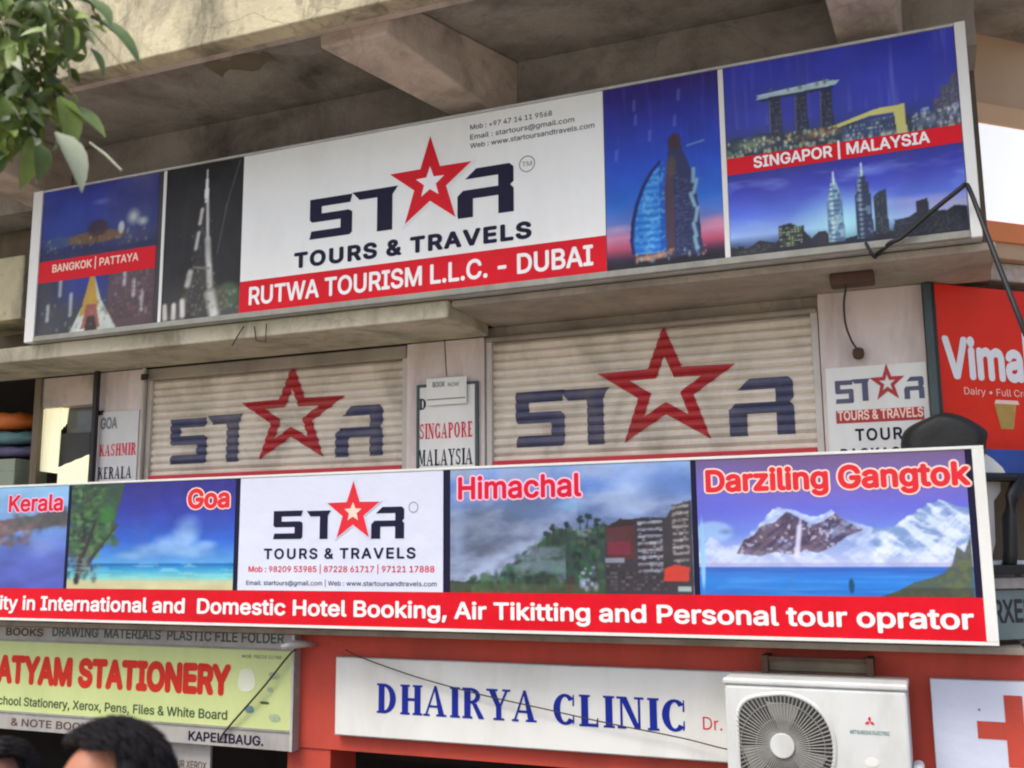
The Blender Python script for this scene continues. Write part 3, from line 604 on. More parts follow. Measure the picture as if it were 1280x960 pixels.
# 2 black tower picture
p = Pic(100, 190); n1 = p.noise(4, 8, 3); p.grad([(0, (92, 92, 88)), (.08, (60, 62, 60)), (.25, (42, 42, 44)), (1, (34, 34, 36))])
p.mix(p.ell(.85, .12, .18, .1)*.8, (80, 104, 80)).mix(p.ell(.55, .1, .35, .12)*.6, (96, 84, 74))
p.mix(p.poly([(.3, 0), (.36, .25), (.42, .5), (.48, .72), (.54, .95), (.57, .72), (.6, .5), (.64, .25), (.72, 0)]), (50, 50, 52))
p.mix(p.poly([(.535, .99), (.505, .8), (.515, .74), (.57, .74), (.565, .8)]), (226, 230, 228))
for pts, w, cc in (([(.55, .76), (.57, .5)], .01, (200, 204, 200)), ([(.485, .7), (.46, .61)], .012, (206, 206, 200)), ([(.45, .55), (.42, .45)], .012, (200, 200, 194)),
                   ([(.57, .5), (.59, .36)], .02, (190, 196, 188)), ([(.36, .3), (.33, .22)], .02, (200, 204, 196)), ([(.6, .33), (.62, .2)], .02, (206, 210, 204)), ([(.63, .14), (.68, .02)], .035, (214, 220, 214)),
                   ([(.4, .33), (.6, .31)], .008, (120, 120, 112)), ([(.04, .1), (.05, .02)], .016, (220, 220, 214)), ([(.16, .1), (.16, .02)], .016, (220, 220, 214)), ([(.27, .12), (.28, .03)], .018, (220, 220, 214)), ([(.8, .7), (.7, .4)], .006, (80, 80, 78)), ([(.95, .98), (.8, .7)], .006, (84, 84, 80))):
    p.mix(p.line(*pts[0], *pts[1], w)*.92, cc)
p.mix(p.poly([(.28, 0), (.36, .3), (.42, .5), (.48, .7), (.53, .85), (.56, .85), (.6, .6), (.63, .4), (.68, 0)]), (58, 56, 56)) if 0 else None; p.lights(.3, .7, .02, .3, 80, [(150, 146, 130), (90, 84, 76), (190, 186, 170)], .006, 6, .6).lights(.36, .64, .3, .7, 50, [(130, 128, 122), (176, 176, 170)], .005, 7, .6).lights(.7, .98, .04, .16, 30, [(110, 130, 100), (150, 156, 150)], .008, 8, .7); p.mix(p.ell(.5, .15, .25, .2)*.2, (130, 126, 110)).mix(p.ell(.2, .55, .07, .02, 1)*.5, (120, 30, 40)); p.c *= (.85+.3*n1)[..., None]
p.blur(1); p.sheet('tower_picture', U, e[1]+.013, e[2]-.001, Z0, ZT, .0012, us)
# 3 white logo panel
flat('logo_panel', U, [(e[2], Z0), (e[3], Z0), (e[3], ZT), (e[2], ZT)], M['vwhite'], us, .0012)
zb = (tz(352, 302)+tz(295, 755))/2
flat('red_strip', U, [(e[2], Z0), (e[3], Z0), (e[3], zb), (e[2], zb)], M['vred'], us, .0024)
textpx('lettering', 'RUTWA TOURISM L.L.C. - DUBAI', U, 312, 381, 741, 331, 21, M['lwhite'], us, off=.004, bold=.018)
textpx('lettering', 'TOURS & TRAVELS', U, 369, 334, 663, 297, 17, M['vnavy'], us, off=.003, bold=.034, space=1.16)
for g_, b in (('S', (387, 300, 441, 242)), ('T', (440, 294, 498, 232)), ('R', (572, 274, 642, 203))):
    flat('logo_letter', U, glyph_box(U, g_, *b), M['vnavy'], us, .003)
def star_px(P, u0, u1, vt, vb):
    c, r, sx, o, i = ring_star(P, u0, u1, vt, vb); return c, r, sx
c, r, sx = star_px(U, 488, 590, 170, 276)
flat('logo_star', U, star_pts(c, r*1.12, .39, 0, sx), M['vwhite'], us, .0042); flat('logo_star', U, star_pts(c, r, .39, 0, sx), M['vred'], us, .0054); flat('inner_star', U, star_pts((c[0], c[1]), r*.34, .42, 0, sx), M['lwhite'], us, .0066)
def ring(P, u, v, rp, w, m, par, off):
    a_, z_ = P.at(u, v); a2, _ = P.at(u+rp, v); r_ = a2-a_; n = 28; b = MB()
    for k in range(n): b.v += [P.w(a_+r_*math.cos(2*math.pi*k/n), z_+r_*math.sin(2*math.pi*k/n), off), P.w(a_+(r_-w)*math.cos(2*math.pi*k/n), z_+(r_-w)*math.sin(2*math.pi*k/n), off)]
    b.f = [(2*k, 2*((k+1) % n), 2*((k+1) % n)+1, 2*k+1) for k in range(n)]; return b.build('mark_ring', m, par)
ring(U, 659, 205, 10, .005, M['vgrey'], us, .003); textpx('lettering', 'TM', U, 653, 209, 665, 207, 6, M['vgrey'], us, off=.003, bold=.0)
for (t_, a_) in (('Mob : +97 47 14 11 9568', (588, 164, 690, 143, 6)), ('Email : startours@gmail.com', (588, 176, 718, 151, 6)), ('Web : www.startoursandtravels.com', (588, 188, 743, 157, 6))):
    textpx('lettering', t_, U, *a_, M['vgrey'] if 0 else M['vnavy'], us, off=.003, bold=.004)
# 4 sail shaped tower picture
p = Pic(150, 240); n1 = p.noise(4, 6, 8); st_ = p.rn(p.s*40, p.t*3, 9, 2); p.grad([(0, (30, 28, 44)), (.05, (50, 36, 62)), (.11, (190, 84, 116)), (.17, (206, 140, 176)), (.24, (100, 124, 200)), (.36, (34, 104, 206)), (.55, (30, 76, 196)), (.78, (40, 52, 160)), (1, (52, 36, 116))])
p.mix(np.clip(st_-.62, 0, 1)*1.2*(p.t > .3), (90, 96, 210)).mix(p.ell(.1, .22, .2, .03, 1)*.5, (226, 190, 206)).mix(p.ell(.95, .2, .16, .04, 1)*.6, (240, 150, 160))
sail = [(.25, .07), (.235, .14), (.25, .24), (.29, .34), (.35, .43), (.42, .5), (.5, .55), (.52, .56), (.53, .07)]
p.mix(p.poly([(x-.03, z+.008) for x, z in sail]), (18, 40, 110)).mix(p.poly(sail), (28, 104, 206))
k_ = p.poly(sail); lum = .35+.45*np.clip(1-abs(p.s-.38)/.12, 0, 1); p.mix(k_*lum*(.55+.45*np.sin(p.t*170+p.s*6)), (80, 180, 240)).mix(k_*(p.s > .47)*.5, (16, 60, 160)).mix(k_*(p.rn(p.s*30, p.t*60, 10, 2) > .62)*.35, (150, 220, 250))
tw = [(.52, .04), (.52, .42), (.55, .56), (.56, .67), (.6, .7), (.66, .69), (.68, .6), (.73, .52), (.77, .44), (.8, .28), (.82, .04)]
p.mix(p.poly(tw), (44, 54, 96)).mix(p.poly([(.52, .05), (.52, .42), (.55, .55), (.6, .55), (.59, .05)])*.75, (88, 62, 74)).mix(p.ell(.61, .65, .06, .05), (64, 44, 58)).mix(p.ell(.58, .52, .05, .07)*.7, (92, 78, 70))
p.cells([(.6, .06), (.6, .5), (.76, .42), (.8, .06)], 9, 44, [(70, 90, 140), (30, 36, 66), (96, 120, 160)], 11, .55, .7)
for z_ in (.1, .17, .25, .33, .4, .46): p.mix(p.line(.775-.04*(z_-.1), z_-.035, .765+.03*math.sin(z_*34), z_+.03, .01)*.9, (140, 186, 210))
p.mix(p.line(.5, .055, .28, .045, .014)*.8, (190, 150, 130)).mix((p.t < .03)*1., (34, 34, 44)).mix(p.line(.72, .62, .86, .635, .005)*.8, (120, 160, 220)).lights(.25, .85, .03, .08, 60, [(210, 170, 120), (150, 190, 200), (40, 40, 50)], .006, 12, .8)
for a_, z_ in ((.28, .78), (.66, .88), (.62, .74), (.4, .68), (.27, .86), (.1, .6)): p.mix(p.line(a_, z_, a_+.005, z_+.05, .008)*.45, (120, 130, 220))
p.c *= (.9+.2*n1)[..., None]; p.blur(1); p.sheet('sail_tower_picture', U, e[3]+.004, e[4]-.014, Z0, ZT, .0012, us)
# 5 singapore / malaysia
p = Pic(300, 270); n1 = p.noise(5, 5, 11); nf = p.noise(50, 40, 12, 2); rv = p.rn(p.s*50, p.t*3, 13, 2)
p.grad([(0, (40, 44, 60)), (.05, (60, 84, 130)), (.1, (150, 184, 236)), (.2, (92, 122, 226)), (.33, (62, 70, 186)), (.4, (50, 54, 160)), (.47, (40, 52, 90)), (.58, (50, 66, 124)), (.68, (56, 66, 176)), (1, (54, 60, 180))])
cl = p.rn(p.s*5+p.t*3, p.t*14, 14, 4)*(p.t < .39)*(p.t > .05); p.mix(np.clip(cl-.5, 0, 1)*1.8, (140, 170, 236))
p.mix(p.ell(.5, .1, .26, .2, 1)*.95, (170, 236, 244)).mix(p.ell(.95, .14, .3, .06, 1)*.7, (206, 196, 226)).mix(p.ell(.75, .18, .3, .03, 1)*.4, (200, 190, 226))
sky_ = [(0, 0), (0, .045), (.05, .05), (.08, .035), (.13, .07), (.2, .05), (.22, .06), (.22, .13), (.27, .14), (.3, .12), (.33, .12), (.33, .09), (.36, .05), (.39, .08), (.42, .08), (.44, .05), (.5, .03), (.62, .05), (.7, .04), (.71, .09), (.77, .1), (.8, .12), (.8, .17), (.845, .18), (.85, .12), (.92, .11), (.95, .13), (1, .12), (1, 0)]
p.mix(p.poly(sky_), (40, 44, 56)).cells([(.02, .005), (.02, .05), (.2, .05), (.2, .005)], 26, 5, [(90, 100, 90), (150, 150, 110)], 15, .5, .4).cells([(.22, .02), (.22, .12), (.32, .12), (.32, .02)], 8, 9, [(150, 176, 110), (190, 206, 150), (80, 100, 80)], 16, .8, .8).cells([(.7, .01), (.7, .1), (.98, .1), (.98, .01)], 30, 7, [(66, 74, 90), (96, 100, 104)], 17, .5, .5)
for a_, h, lc in ((.465, .36, (200, 240, 236)), (.585, .385, (150, 180, 200))):
    b_w = .034
    p.mix(p.poly([(a_-b_w, .02), (a_-b_w, h*.62), (a_-b_w*.75, h*.62), (a_-b_w*.75, h*.76), (a_-b_w*.45, h*.76), (a_-b_w*.4, h*.85), (a_-.006, h*.88), (a_, h), (a_+.006, h*.88), (a_+b_w*.4, h*.85), (a_+b_w*.45, h*.76), (a_+b_w*.75, h*.76), (a_+b_w*.75, h*.62), (a_+b_w, h*.62), (a_+b_w*1.05, .02)]), (96, 132, 170) if a_ < .5 else (54, 66, 92))
    m_ = p.poly([(a_-b_w, .02), (a_-b_w*.7, h*.76), (a_, h), (a_+b_w*.7, h*.76), (a_+b_w, .02)]); p.mix(m_*(np.sin(p.t*260) > 0)*.3, (30, 40, 60)).mix(m_*np.clip(1-abs(p.s-a_+.012)/.012, 0, 1)*.8*(np.sin(p.t*260) < .6), lc).mix(p.line(a_, h*.86, a_, h*1.02, .004), (220, 236, 246)).mix(m_*(nf > .6)*.5, lc)
p.mix(p.poly([(.63, .03), (.63, .22), (.65, .24), (.68, .25), (.685, .03)]), (48, 58, 70)).cells([(.63, .03), (.63, .22), (.68, .22), (.68, .03)], 5, 16, [(96, 110, 110), (36, 40, 50)], 18, .7, .6)
up = (p.t > .47)
for a_ in (.2, .315, .425):
    q = [(a_, .58), (a_+.003, .8), (a_+.055, .8), (a_+.06, .58)]; p.mix(p.poly(q)*.97, (44, 52, 74)).cells(q, 7, 26, [(66, 78, 104), (34, 40, 60), (110, 112, 110)], 19, .7, .7).mix(p.line(a_+.004, .6, a_+.006, .79, .003)*.6, (130, 140, 150))
p.mix(p.poly([(.14, .80), (.5, .812), (.52, .835), (.46, .84), (.16, .822)]), (176, 206, 214)).mix(p.poly([(.17, .787), (.17, .803), (.49, .81), (.49, .795)]), (44, 52, 84)).mix(p.line(.15, .822, .47, .843, .003), (214, 236, 236)).lights(.2, .48, .83, .85, 14, [(60, 90, 90), (90, 120, 100)], .008, 20, .8)
p.mix(up*p.poly([(0, .46), (0, .6), (.06, .62), (.1, .6), (.15, .625), (.3, .6), (.5, .61), (.7, .6), (1, .6), (1, .46)])*.85, (44, 60, 72)).mix(up*p.ell(.12, .57, .12, .05, .9)*(.2+.6*nf), (190, 216, 160)).mix(up*p.ell(.42, .575, .14, .035, .8)*(.2+.7*nf), (176, 126, 84))
p.mix(up*p.poly([(.47, .6), (.66, .655), (.78, .66), (.785, .5), (.745, .5), (.735, .625), (.64, .625), (.5, .59)]), (206, 204, 120)).mix(up*p.poly([(.5, .49), (.52, .585), (.63, .61), (.73, .615), (.735, .49)])*.8, (64, 80, 120)).cells([(.5, .49), (.53, .59), (.73, .61), (.73, .49)], 30, 6, [(200, 206, 180), (110, 130, 170), (60, 60, 80)], 21, .7, .7)
p.mix(up*p.ell(.88, .56, .1, .05, .9)*.5, (180, 196, 214)).mix(up*p.poly([(.9, .5), (.9, .66), (.93, .66), (.93, .72), (.96, .72), (.97, .76), (1, .78), (1, .5)])*.85, (84, 86, 96)).cells([(.9, .5), (.9, .66), (1, .74), (1, .5)], 12, 22, [(130, 126, 120), (60, 60, 76)], 22, .6, .5)
p.lights(.0, .5, .52, .6, 150, [(226, 232, 190), (190, 150, 100), (120, 170, 160), (50, 70, 80), (240, 236, 210)], .006, 23, .85, up).lights(.8, 1, .52, .62, 80, [(216, 226, 240), (150, 170, 200), (60, 70, 100)], .007, 24, .85, up)
rf = up*(p.t < .545)*(rv > .55)*np.clip((.545-p.t)/.03, 0, 1); p.mix(rf*.7, (190, 206, 170)); p.mix(up*p.poly([(.76, .47), (.76, .55), (.79, .55), (.79, .47)])*.6, (206, 206, 150))
p.mix((p.t > .66)*np.clip(rv-.6, 0, 1)*1.0, (140, 150, 226)); p.c *= (.9+.2*n1)[..., None]
p.blur(1); p.sheet('skyline_picture', U, e[4]+.014, e[5]-.001, Z0, ZT, .0012, us)
zr0 = (tz(222, 908)+tz(176, 1200))/2; zr1 = (tz(201, 908)+tz(154, 1198))/2
flat('red_strip', U, [(e[4]+.014, zr0), (e[5]-.001, zr0), (e[5]-.001, zr1), (e[4]+.014, zr1)], M['vred'], us, .0025)
textpx('lettering', 'SINGAPOR | MALAYSIA', U, 943, 210, 1162, 178, 13, M['lwhite'], us, off=.004, bold=.02)

# ================================================================ LOWER BANNER
B = FP(-.3); bx0, bx1, bz0, bz1 = -8.2, B.at(1239, 680)[0], 1.524, 2.415
bn = thing('banner_board', 'long lower banner board with beach and mountain pictures above a red strip', 'sign', (-3, -.3, bz0))
MB().box(bx0, bx1, -.29, -.25, bz0, bz1).build('board', M['alu'], bn)
for q in ((bx0, bx1, -.306, -.2905, bz1-.014, bz1), (bx0, bx1, -.306, -.2905, bz0, bz0+.016), (bx1-.05, bx1, -.3075, -.2905, bz0+.0165, bz1-.0145)): MB().box(*q).build('frame', M['white'], bn, bevel=.002)
for x in (-7, -4.4, -2.2, -.2): MB().box(x, x+.04, -.25, -.001, 1.56, 1.6).build('mounting_bar', M['rust'], bn)
fx1 = bx1-.0505; MB().box(bx0, fx1, -.2995, -.2905, bz0+.0165, bz1-.0145).build('backing', M['vnavy'], bn)
bt, bb = bz1-.015, bz0+.017; zst = (B.at(300, 738)[1]+B.at(1238, 750)[1]+B.at(0, 733)[1])/3
k0 = [B.at(u, 670)[0] for u in (-190, 83, 87, 293, 299, 554, 563, 866, 873)]
flat('red_strip', B, [(bx0, bb), (fx1, bb), (fx1, zst), (bx0, zst)], M['vred'], bn, .0012)
# kerala
p = Pic(150, 90); n1 = p.noise(8, 6, 21); p.grad([(0, (80, 90, 170)), (.35, (90, 110, 190)), (.6, (110, 150, 210)), (1, (140, 190, 226))])
p.mix(p.poly([(.3, .3), (.62, .35), (.78, .55), (1, .62), (1, .75), (.75, .68), (.5, .6), (.3, .55)]), (104, 88, 96)).mix(p.poly([(.3, .5), (.7, .66), (.78, .58), (.6, .45), (.3, .4)])*n1*1.2, (150, 130, 120)).mix(p.poly([(.8, .65), (.95, .8), (1, .8), (1, .6)])*.8, (80, 84, 90)).mix(p.ell(.9, .4, .08, .12, 1)*.6, (150, 170, 230)).lights(.45, .85, .42, .62, 150, [(130, 112, 112), (84, 76, 90), (150, 134, 128), (70, 84, 84), (110, 90, 96)], .02, 61, .7).lights(.78, 1, .58, .72, 60, [(84, 92, 90), (110, 100, 100), (70, 80, 84)], .02, 62, .7); p.c *= (.85+.3*n1)[..., None]; p.blur(1)
p.sheet('backwater_picture', B, k0[0], k0[1], zst+.001, bt, .0012, bn)
# goa
p = Pic(170, 120); n1 = p.noise(8, 8, 22); nf = p.noise(20, 18, 23)
p.grad([(0, (206, 196, 150)), (.07, (196, 200, 160)), (.11, (120, 206, 206)), (.2, (40, 140, 200)), (.235, (30, 100, 170)), (.24, (90, 160, 220)), (.45, (50, 100, 200)), (.75, (52, 62, 160)), (1, (52, 50, 130))])
for cx, cz, rx, rz in ((.73, .55, .1, .16), (.7, .44, .12, .14), (.6, .4, .1, .12), (.5, .36, .12, .08), (.4, .31, .12, .05), (.84, .4, .08, .06), (.75, .34, .18, .07)): p.mix(p.ell(cx, cz, rx, rz, .7)*(.35+.55*n1), (150, 190, 230))
p.mix(((.2+p.s*0 < p.t)*np.clip(1.1-(p.s+.25*(1-p.t))/.34, 0, 1)*(nf+.25 > .55))*.0+p.poly([(0, .3), (0, 1), (.34, 1), (.3, .72), (.28, .55), (.16, .3)])*np.clip(.55+nf*.7, 0, 1), (60, 84, 66)).mix(p.poly([(.1, .3), (.18, .55), (.2, .3)])*.8, (100, 150, 80)).mix(p.ell(.24, .7, .06, .12)*nf*1.3, (60, 120, 60))
p.mix(p.line(.06, .06, .1, .6, .02), (50, 46, 50)).mix(p.line(.1, .2, .3, .6, .012), (58, 60, 60)).mix(p.ell(.08, .3, .08, .2)*.5, (80, 74, 80)); 
for k in range(26): p.tree(rng.uniform(.0, .3)*(.5+.5*(k % 2)), rng.uniform(.4, 1), .1, .14, [(58, 80, 60), (70, 104, 66), (44, 62, 54), (88, 128, 84)], k)
for k in range(9): p.mix(p.line(.2, .5+.05*k, .2+.12*math.cos(k*.7), .45+.05*k-.05*math.sin(k), .008)*.8, (62, 104, 60))
p.mix(p.line(.05, .08, .16, .62, .012), (56, 50, 52)).mix(p.line(.1, .16, .28, .56, .009), (58, 60, 58)).mix((p.t < .24)*(p.t > .1)*(p.rn(p.s*8, p.t*90, 71, 2) > .6)*.4, (190, 230, 236)).lights(.0, .2, .08, .3, 40, [(60, 56, 60), (90, 90, 96), (120, 140, 110)], .015, 72, .7)
p.c *= (.92+.16*n1)[..., None]; p.blur(1)
p.sheet('beach_picture', B, k0[2], k0[3], zst+.001, bt, .0012, bn)
flat('logo_panel', B, [(k0[4], zst+.001), (k0[5], zst+.001), (k0[5], bt), (k0[4], bt)], M['vblue'], bn, .0012)
# himachal
p = Pic(300, 160); n1 = p.rn(p.s*4, p.t*3, 31, 5); n2 = p.rn(p.s*9+3, p.t*7, 32, 4); nf = p.rn(p.s*60, p.t*34, 33, 2); ms = p.rn(p.s*5-p.t*4, p.t*5+p.s*2, 34, 5)
p.grad([(0, (78, 84, 86)), (.3, (92, 102, 124)), (.6, (96, 120, 166)), (.85, (100, 136, 204)), (1, (128, 164, 218))])
p.mix(np.clip((ms-.42)*3, 0, .8), (156, 176, 214)).mix(p.ell(.2, .52, .26, .27, .7)*np.clip(1.3-n1, 0, 1)*.9, (86, 94, 112)).mix(p.ell(.36, .72, .18, .1, .8)*.6, (90, 104, 130))
p.mix(np.clip(1-abs((p.t-.12)-(p.s-.1)*1.2)/.16, 0, 1)*(p.s < .55)*np.clip(n2*1.5, 0, 1)*.85, (162, 178, 210)).mix(p.ell(.76, .78, .13, .27, .9)*(.5+.5*n1), (168, 192, 228)).mix(p.ell(.03, .4, .05, .5, 1)*.7, (150, 170, 206)).mix(p.ell(.5, .8, .26, .05, 1)*.5, (70, 116, 196)).mix(p.ell(.52, .68, .08, .05, 1)*.6, (100, 170, 210))
top = np.interp(p.s, [.0, .12, .22, .3, .36, .42, .46, .52, .56, .6, .66, .7], [.08, .1, .14, .26, .34, .44, .5, .5, .47, .5, .52, .5])+.05*(nf-.5)
p.mix((p.t < top)*(p.s < .72)*np.clip(.75+.25*n1, 0, 1), (44, 62, 54)); rr_ = random.Random(4)
for k in range(230):
    x = rr_.uniform(.08, .68); tp = float(np.interp(x, [.0, .12, .22, .3, .36, .42, .46, .52, .56, .6, .66, .7], [.08, .1, .14, .26, .34, .44, .5, .5, .47, .5, .52, .5])); z = rr_.uniform(0, tp+.02)
    p.mix(p.ell(x, z, rr_.uniform(.008, .022), rr_.uniform(.02, .05), .6)*.7, rr_.choice([(36, 54, 46), (54, 80, 62), (66, 100, 74), (30, 44, 42), (80, 96, 78), (44, 92, 60)]))
for x, z, h_ in ((.33, .32, .1), (.37, .34, .09), (.42, .46, .08), (.5, .52, .08), (.56, .56, .12), (.59, .58, .12), (.63, .54, .11), (.45, .5, .07)):
    p.mix(p.line(x, z-h_, x, z+.01, .004), (36, 44, 46))
    for _ in range(5): p.mix(p.ell(x+rr_.uniform(-.012, .012), z+rr_.uniform(-.02, .03), .012, .018, .6)*.9, (36, 48, 50))
p.mix(p.ell(.46, .2, .05, .06, .8)*.7*(nf+.3), (54, 130, 80)).mix((p.t < .07)*(p.s < .65)*.5, (84, 88, 60)).mix(p.ell(.58, .47, .05, .05, .8)*np.clip((nf-.4)*4, 0, 1)*.6, (190, 200, 210)).mix(np.clip((ms-.5)*3, 0, .5)*(p.s < .5), (140, 156, 180))
p.mix(p.poly([(.66, 0), (.66, .5), (.69, .54), (.78, .57), (.82, .58), (.9, .57), (.93, .66), (1, .7), (1, 0)]), (60, 58, 64))
p.mix(p.poly([(.67, .26), (.67, .52), (.72, .55), (.78, .55), (.78, .26)]), (84, 52, 54)).mix(p.poly([(.665, .5), (.72, .57), (.79, .56), (.78, .52)]), (52, 44, 48)).mix(p.poly([(.67, .3), (.67, .39), (.76, .4), (.76, .3)])*.7, (128, 46, 68)).mix(p.poly([(.66, .235), (.66, .275), (.735, .275), (.735, .235)]), (132, 136, 152))
for k in range(8):
    z = .16+.052*k; p.mix(p.poly([(.79, z), (.79, z+.022), (.885, z+.03), (.885, z+.008)])*.8, (146, 156, 172)).mix(p.poly([(.79, z+.024), (.79, z+.045), (.885, z+.05), (.885, z+.03)])*.8, (50, 48, 56))
for k in range(9):
    z = .24+.05*k; p.mix(p.poly([(.925, z), (.925, z+.02), (.985, z+.026), (.985, z+.006)])*.7, (170, 166, 164))
p.cells([(.79, .15), (.79, .56), (.885, .58), (.885, .15)], 7, 18, [(190, 196, 206), (60, 56, 64), (110, 70, 76)], 35, .5, .6).cells([(.92, .22), (.92, .68), (.99, .7), (.99, .22)], 5, 18, [(180, 176, 172), (60, 56, 60)], 36, .5, .6).cells([(.66, .02), (.66, .22), (.9, .22), (.9, .02)], 16, 7, [(90, 86, 90), (50, 46, 52), (120, 110, 104)], 37, .6, .6)
p.mix(p.poly([(.885, .1), (.89, .19), (.93, .22), (.985, .2), (.98, .1)]), (206, 66, 54)).mix(p.poly([(.94, .02), (.94, .06), (.99, .06), (.99, .02)]), (160, 180, 180)).lights(.55, .62, .03, .2, 26, [(176, 186, 222), (214, 220, 236), (90, 96, 130)], .014, 38, .8).lights(.5, .54, .02, .14, 8, [(120, 60, 66), (70, 50, 54)], .014, 39, .8)
p.c *= (.9+.2*n2)[..., None]; p.blur(1); p.sheet('hill_town_picture', B, k0[6], k0[7], zst+.001, bt, .0012, bn)
# darjeeling
p = Pic(350, 170); n1 = p.rn(p.s*5, p.t*4, 41, 5); n2 = p.rn(p.s*16+p.t*9, p.t*8, 42, 4, True); n3 = p.rn(p.s*22-p.t*13, p.t*10, 44, 4, True); nf = p.rn(p.s*70, p.t*36, 43, 2)
p.grad([(0, (40, 110, 196)), (.1, (46, 130, 220)), (.2, (60, 110, 200)), (.21, (200, 210, 244)), (.45, (110, 140, 226)), (.62, (104, 110, 214)), (.8, (122, 104, 186)), (1, (112, 92, 134))])
p.mix(p.ell(.08, .72, .25, .3, 1)*.6, (92, 104, 220)).mix(p.ell(.06, .46, .09, .09)*.8, (160, 200, 244)).mix(p.ell(.11, .46, .04, .03, 1)*.6, (90, 100, 170))
ridge = np.interp(p.s, [0, .05, .1, .15, .2, .24, .27, .295, .32, .35, .38, .41, .44, .47, .5, .515, .53, .56, .6, .64, .68, .75, .78, .82, .86, .9, .95, 1], [.3, .42, .36, .35, .43, .5, .56, .61, .63, .62, .6, .57, .55, .56, .58, .61, .58, .55, .52, .49, .47, .49, .53, .58, .63, .65, .63, .6])+.03*(n2-.5)
inr = (p.t < ridge)*(p.t > .2); p.mix(inr*1., (176, 200, 242))
lit = np.clip((n2-n3)*1.6+.5, 0, 1); p.mix(inr*(1-lit)*.55, (112, 134, 196)).mix(inr*lit*.4, (232, 240, 255))
rock = p.poly([(.15, .3), (.18, .4), (.22, .43), (.25, .5), (.3, .52), (.35, .6), (.4, .55), (.44, .5), (.48, .52), (.53, .58), (.57, .53), (.6, .49), (.63, .46), (.57, .42), (.52, .35), (.46, .3), (.42, .32), (.36, .29), (.3, .31), (.24, .28)])
p.mix(inr*rock*np.clip((n2-.3)*5, 0, 1)*.9, (98, 78, 94)).mix(inr*rock*.35, (96, 84, 110)).mix(inr*rock*np.clip((n3-.6)*6, 0, 1)*.8, (66, 58, 86)).mix(inr*rock*(nf > .68)*.6, (210, 216, 240))
p.mix(inr*(p.s > .66)*np.clip((n3-.45)*4, 0, 1)*.6, (110, 144, 190)).mix(inr*(p.s > .66)*np.clip((n2-.6)*5, 0, 1)*.7, (226, 240, 252)).mix(inr*p.line(.25, .5, .32, .7, .03)*.6*lit, (226, 240, 255)).mix(inr*p.line(.38, .28, .395, .48, .02)*.9, (214, 216, 246)).mix(inr*p.line(.48, .56, .53, .7, .016)*.7, (200, 226, 250)).mix(inr*np.clip((.36-p.t)/.14, 0, 1)*.7*(.5+.5*n1), (220, 226, 250)).mix(inr*(p.t < .235)*.5, (150, 150, 200))
p.mix((p.t < .2)*np.clip((p.rn(p.s*6, p.t*60, 45, 3)-.45)*3, 0, 1)*.4, (90, 170, 236)).mix((p.t < .2)*(p.t > .16)*.4, (44, 84, 170))
gr = p.poly([(.68, 0), (.74, .04), (.8, .1), (.86, .13), (.9, .16), (.93, .22), (.95, .34), (.975, .3), (1, .42), (1, 0)]); p.mix(gr*np.clip(.7+.4*nf, 0, 1), (84, 90, 66)).mix(gr*(p.t > .22)*.6, (86, 94, 98)).mix(gr*np.clip((nf-.5)*5, 0, 1)*.6*(p.t < .25), (104, 120, 82)).mix(p.ell(.575, .07, .012, .06), (30, 76, 110)).mix(gr*(p.t < .06)*.5, (60, 60, 50))
p.mix(p.ell(.015, .3, .012, .3)*.9, (150, 200, 240)); p.blur(1); p.sheet('snow_mountain_picture', B, k0[8], fx1-.03, zst+.001, bt, .0012, bn)
# banner writing
YL = (M['lyellow'], .03)
textpx('lettering', 'Kerala', B, 12, 638, 78, 639, 19, M['lred'], bn, off=.004, bold=.02, outline=(M['lpink'], .03))
textpx('lettering', 'Goa', B, 236, 634, 286, 634, 22, M['lorange'], bn, off=.004, bold=.03, outline=YL)
textpx('lettering', 'Himachal', B, 574, 624, 726, 619, 26, M['lred'], bn, off=.004, bold=.02, outline=(M['lpink'], .035))
textpx('lettering', 'Darziling Gangtok', B, 884, 612, 1212, 607, 25, M['lorange'], bn, off=.004, bold=.03, outline=(M['lyellow'], .035))
z_b = (B.at(30, 763)[1]+B.at(400, 768)[1]+B.at(1200, 786)[1])/3
a0 = B.at(0, 765)[0]; a1 = B.at(1217, 786)[0]; hh = B.at(900, 757)[1]-B.at(900, 779)[1]
text('lettering', 'ity in International and  Domestic Hotel Booking, Air Tikitting and Personal tour oprator', B, a0, a1, z_b, hh, M['lwhite'], bn, off=.003, bold=.018, prefix='Special')
for g_, b in (('S', (341.6, 674, 379, 638)), ('T', (383, 674, 414, 638)), ('R', (464, 673.5, 505.6, 633))): flat('logo_letter', B, glyph_box(B, g_, *b), M['vnavy'], bn, .003)
c, r, sx = star_px(B, 409.5, 475, 601, 672)
flat('logo_star', B, star_pts(c, r*1.12, .4, 0, sx), M['vblue'], bn, .0042); flat('logo_star', B, star_pts(c, r, .4, 0, sx), M['lorange'], bn, .0054); flat('inner_star', B, star_pts(c, r*.32, .45, 0, sx), M['lyellow'], bn, .0066)
ring(B, 517, 634, 6, .004, M['vgrey'], bn, .003)
textpx('lettering', 'TOURS & TRAVELS', B, 330.5, 698, 519, 698, 12, M['vnavy'], bn, off=.003, bold=.022, space=1.2)
textpx('lettering', 'Mob : 98209 53985 | 87228 61717 | 97121 17888', B, 311, 714.5, 543, 715.5, 7, M['lred'], bn, off=.003, bold=.012)
textpx('lettering', 'Email: startours@gmail.com | Web : www.startoursandtravels.com', B, 308, 731, 546, 733, 5.5, M['vnavy'], bn, off=.003, bold=.004)

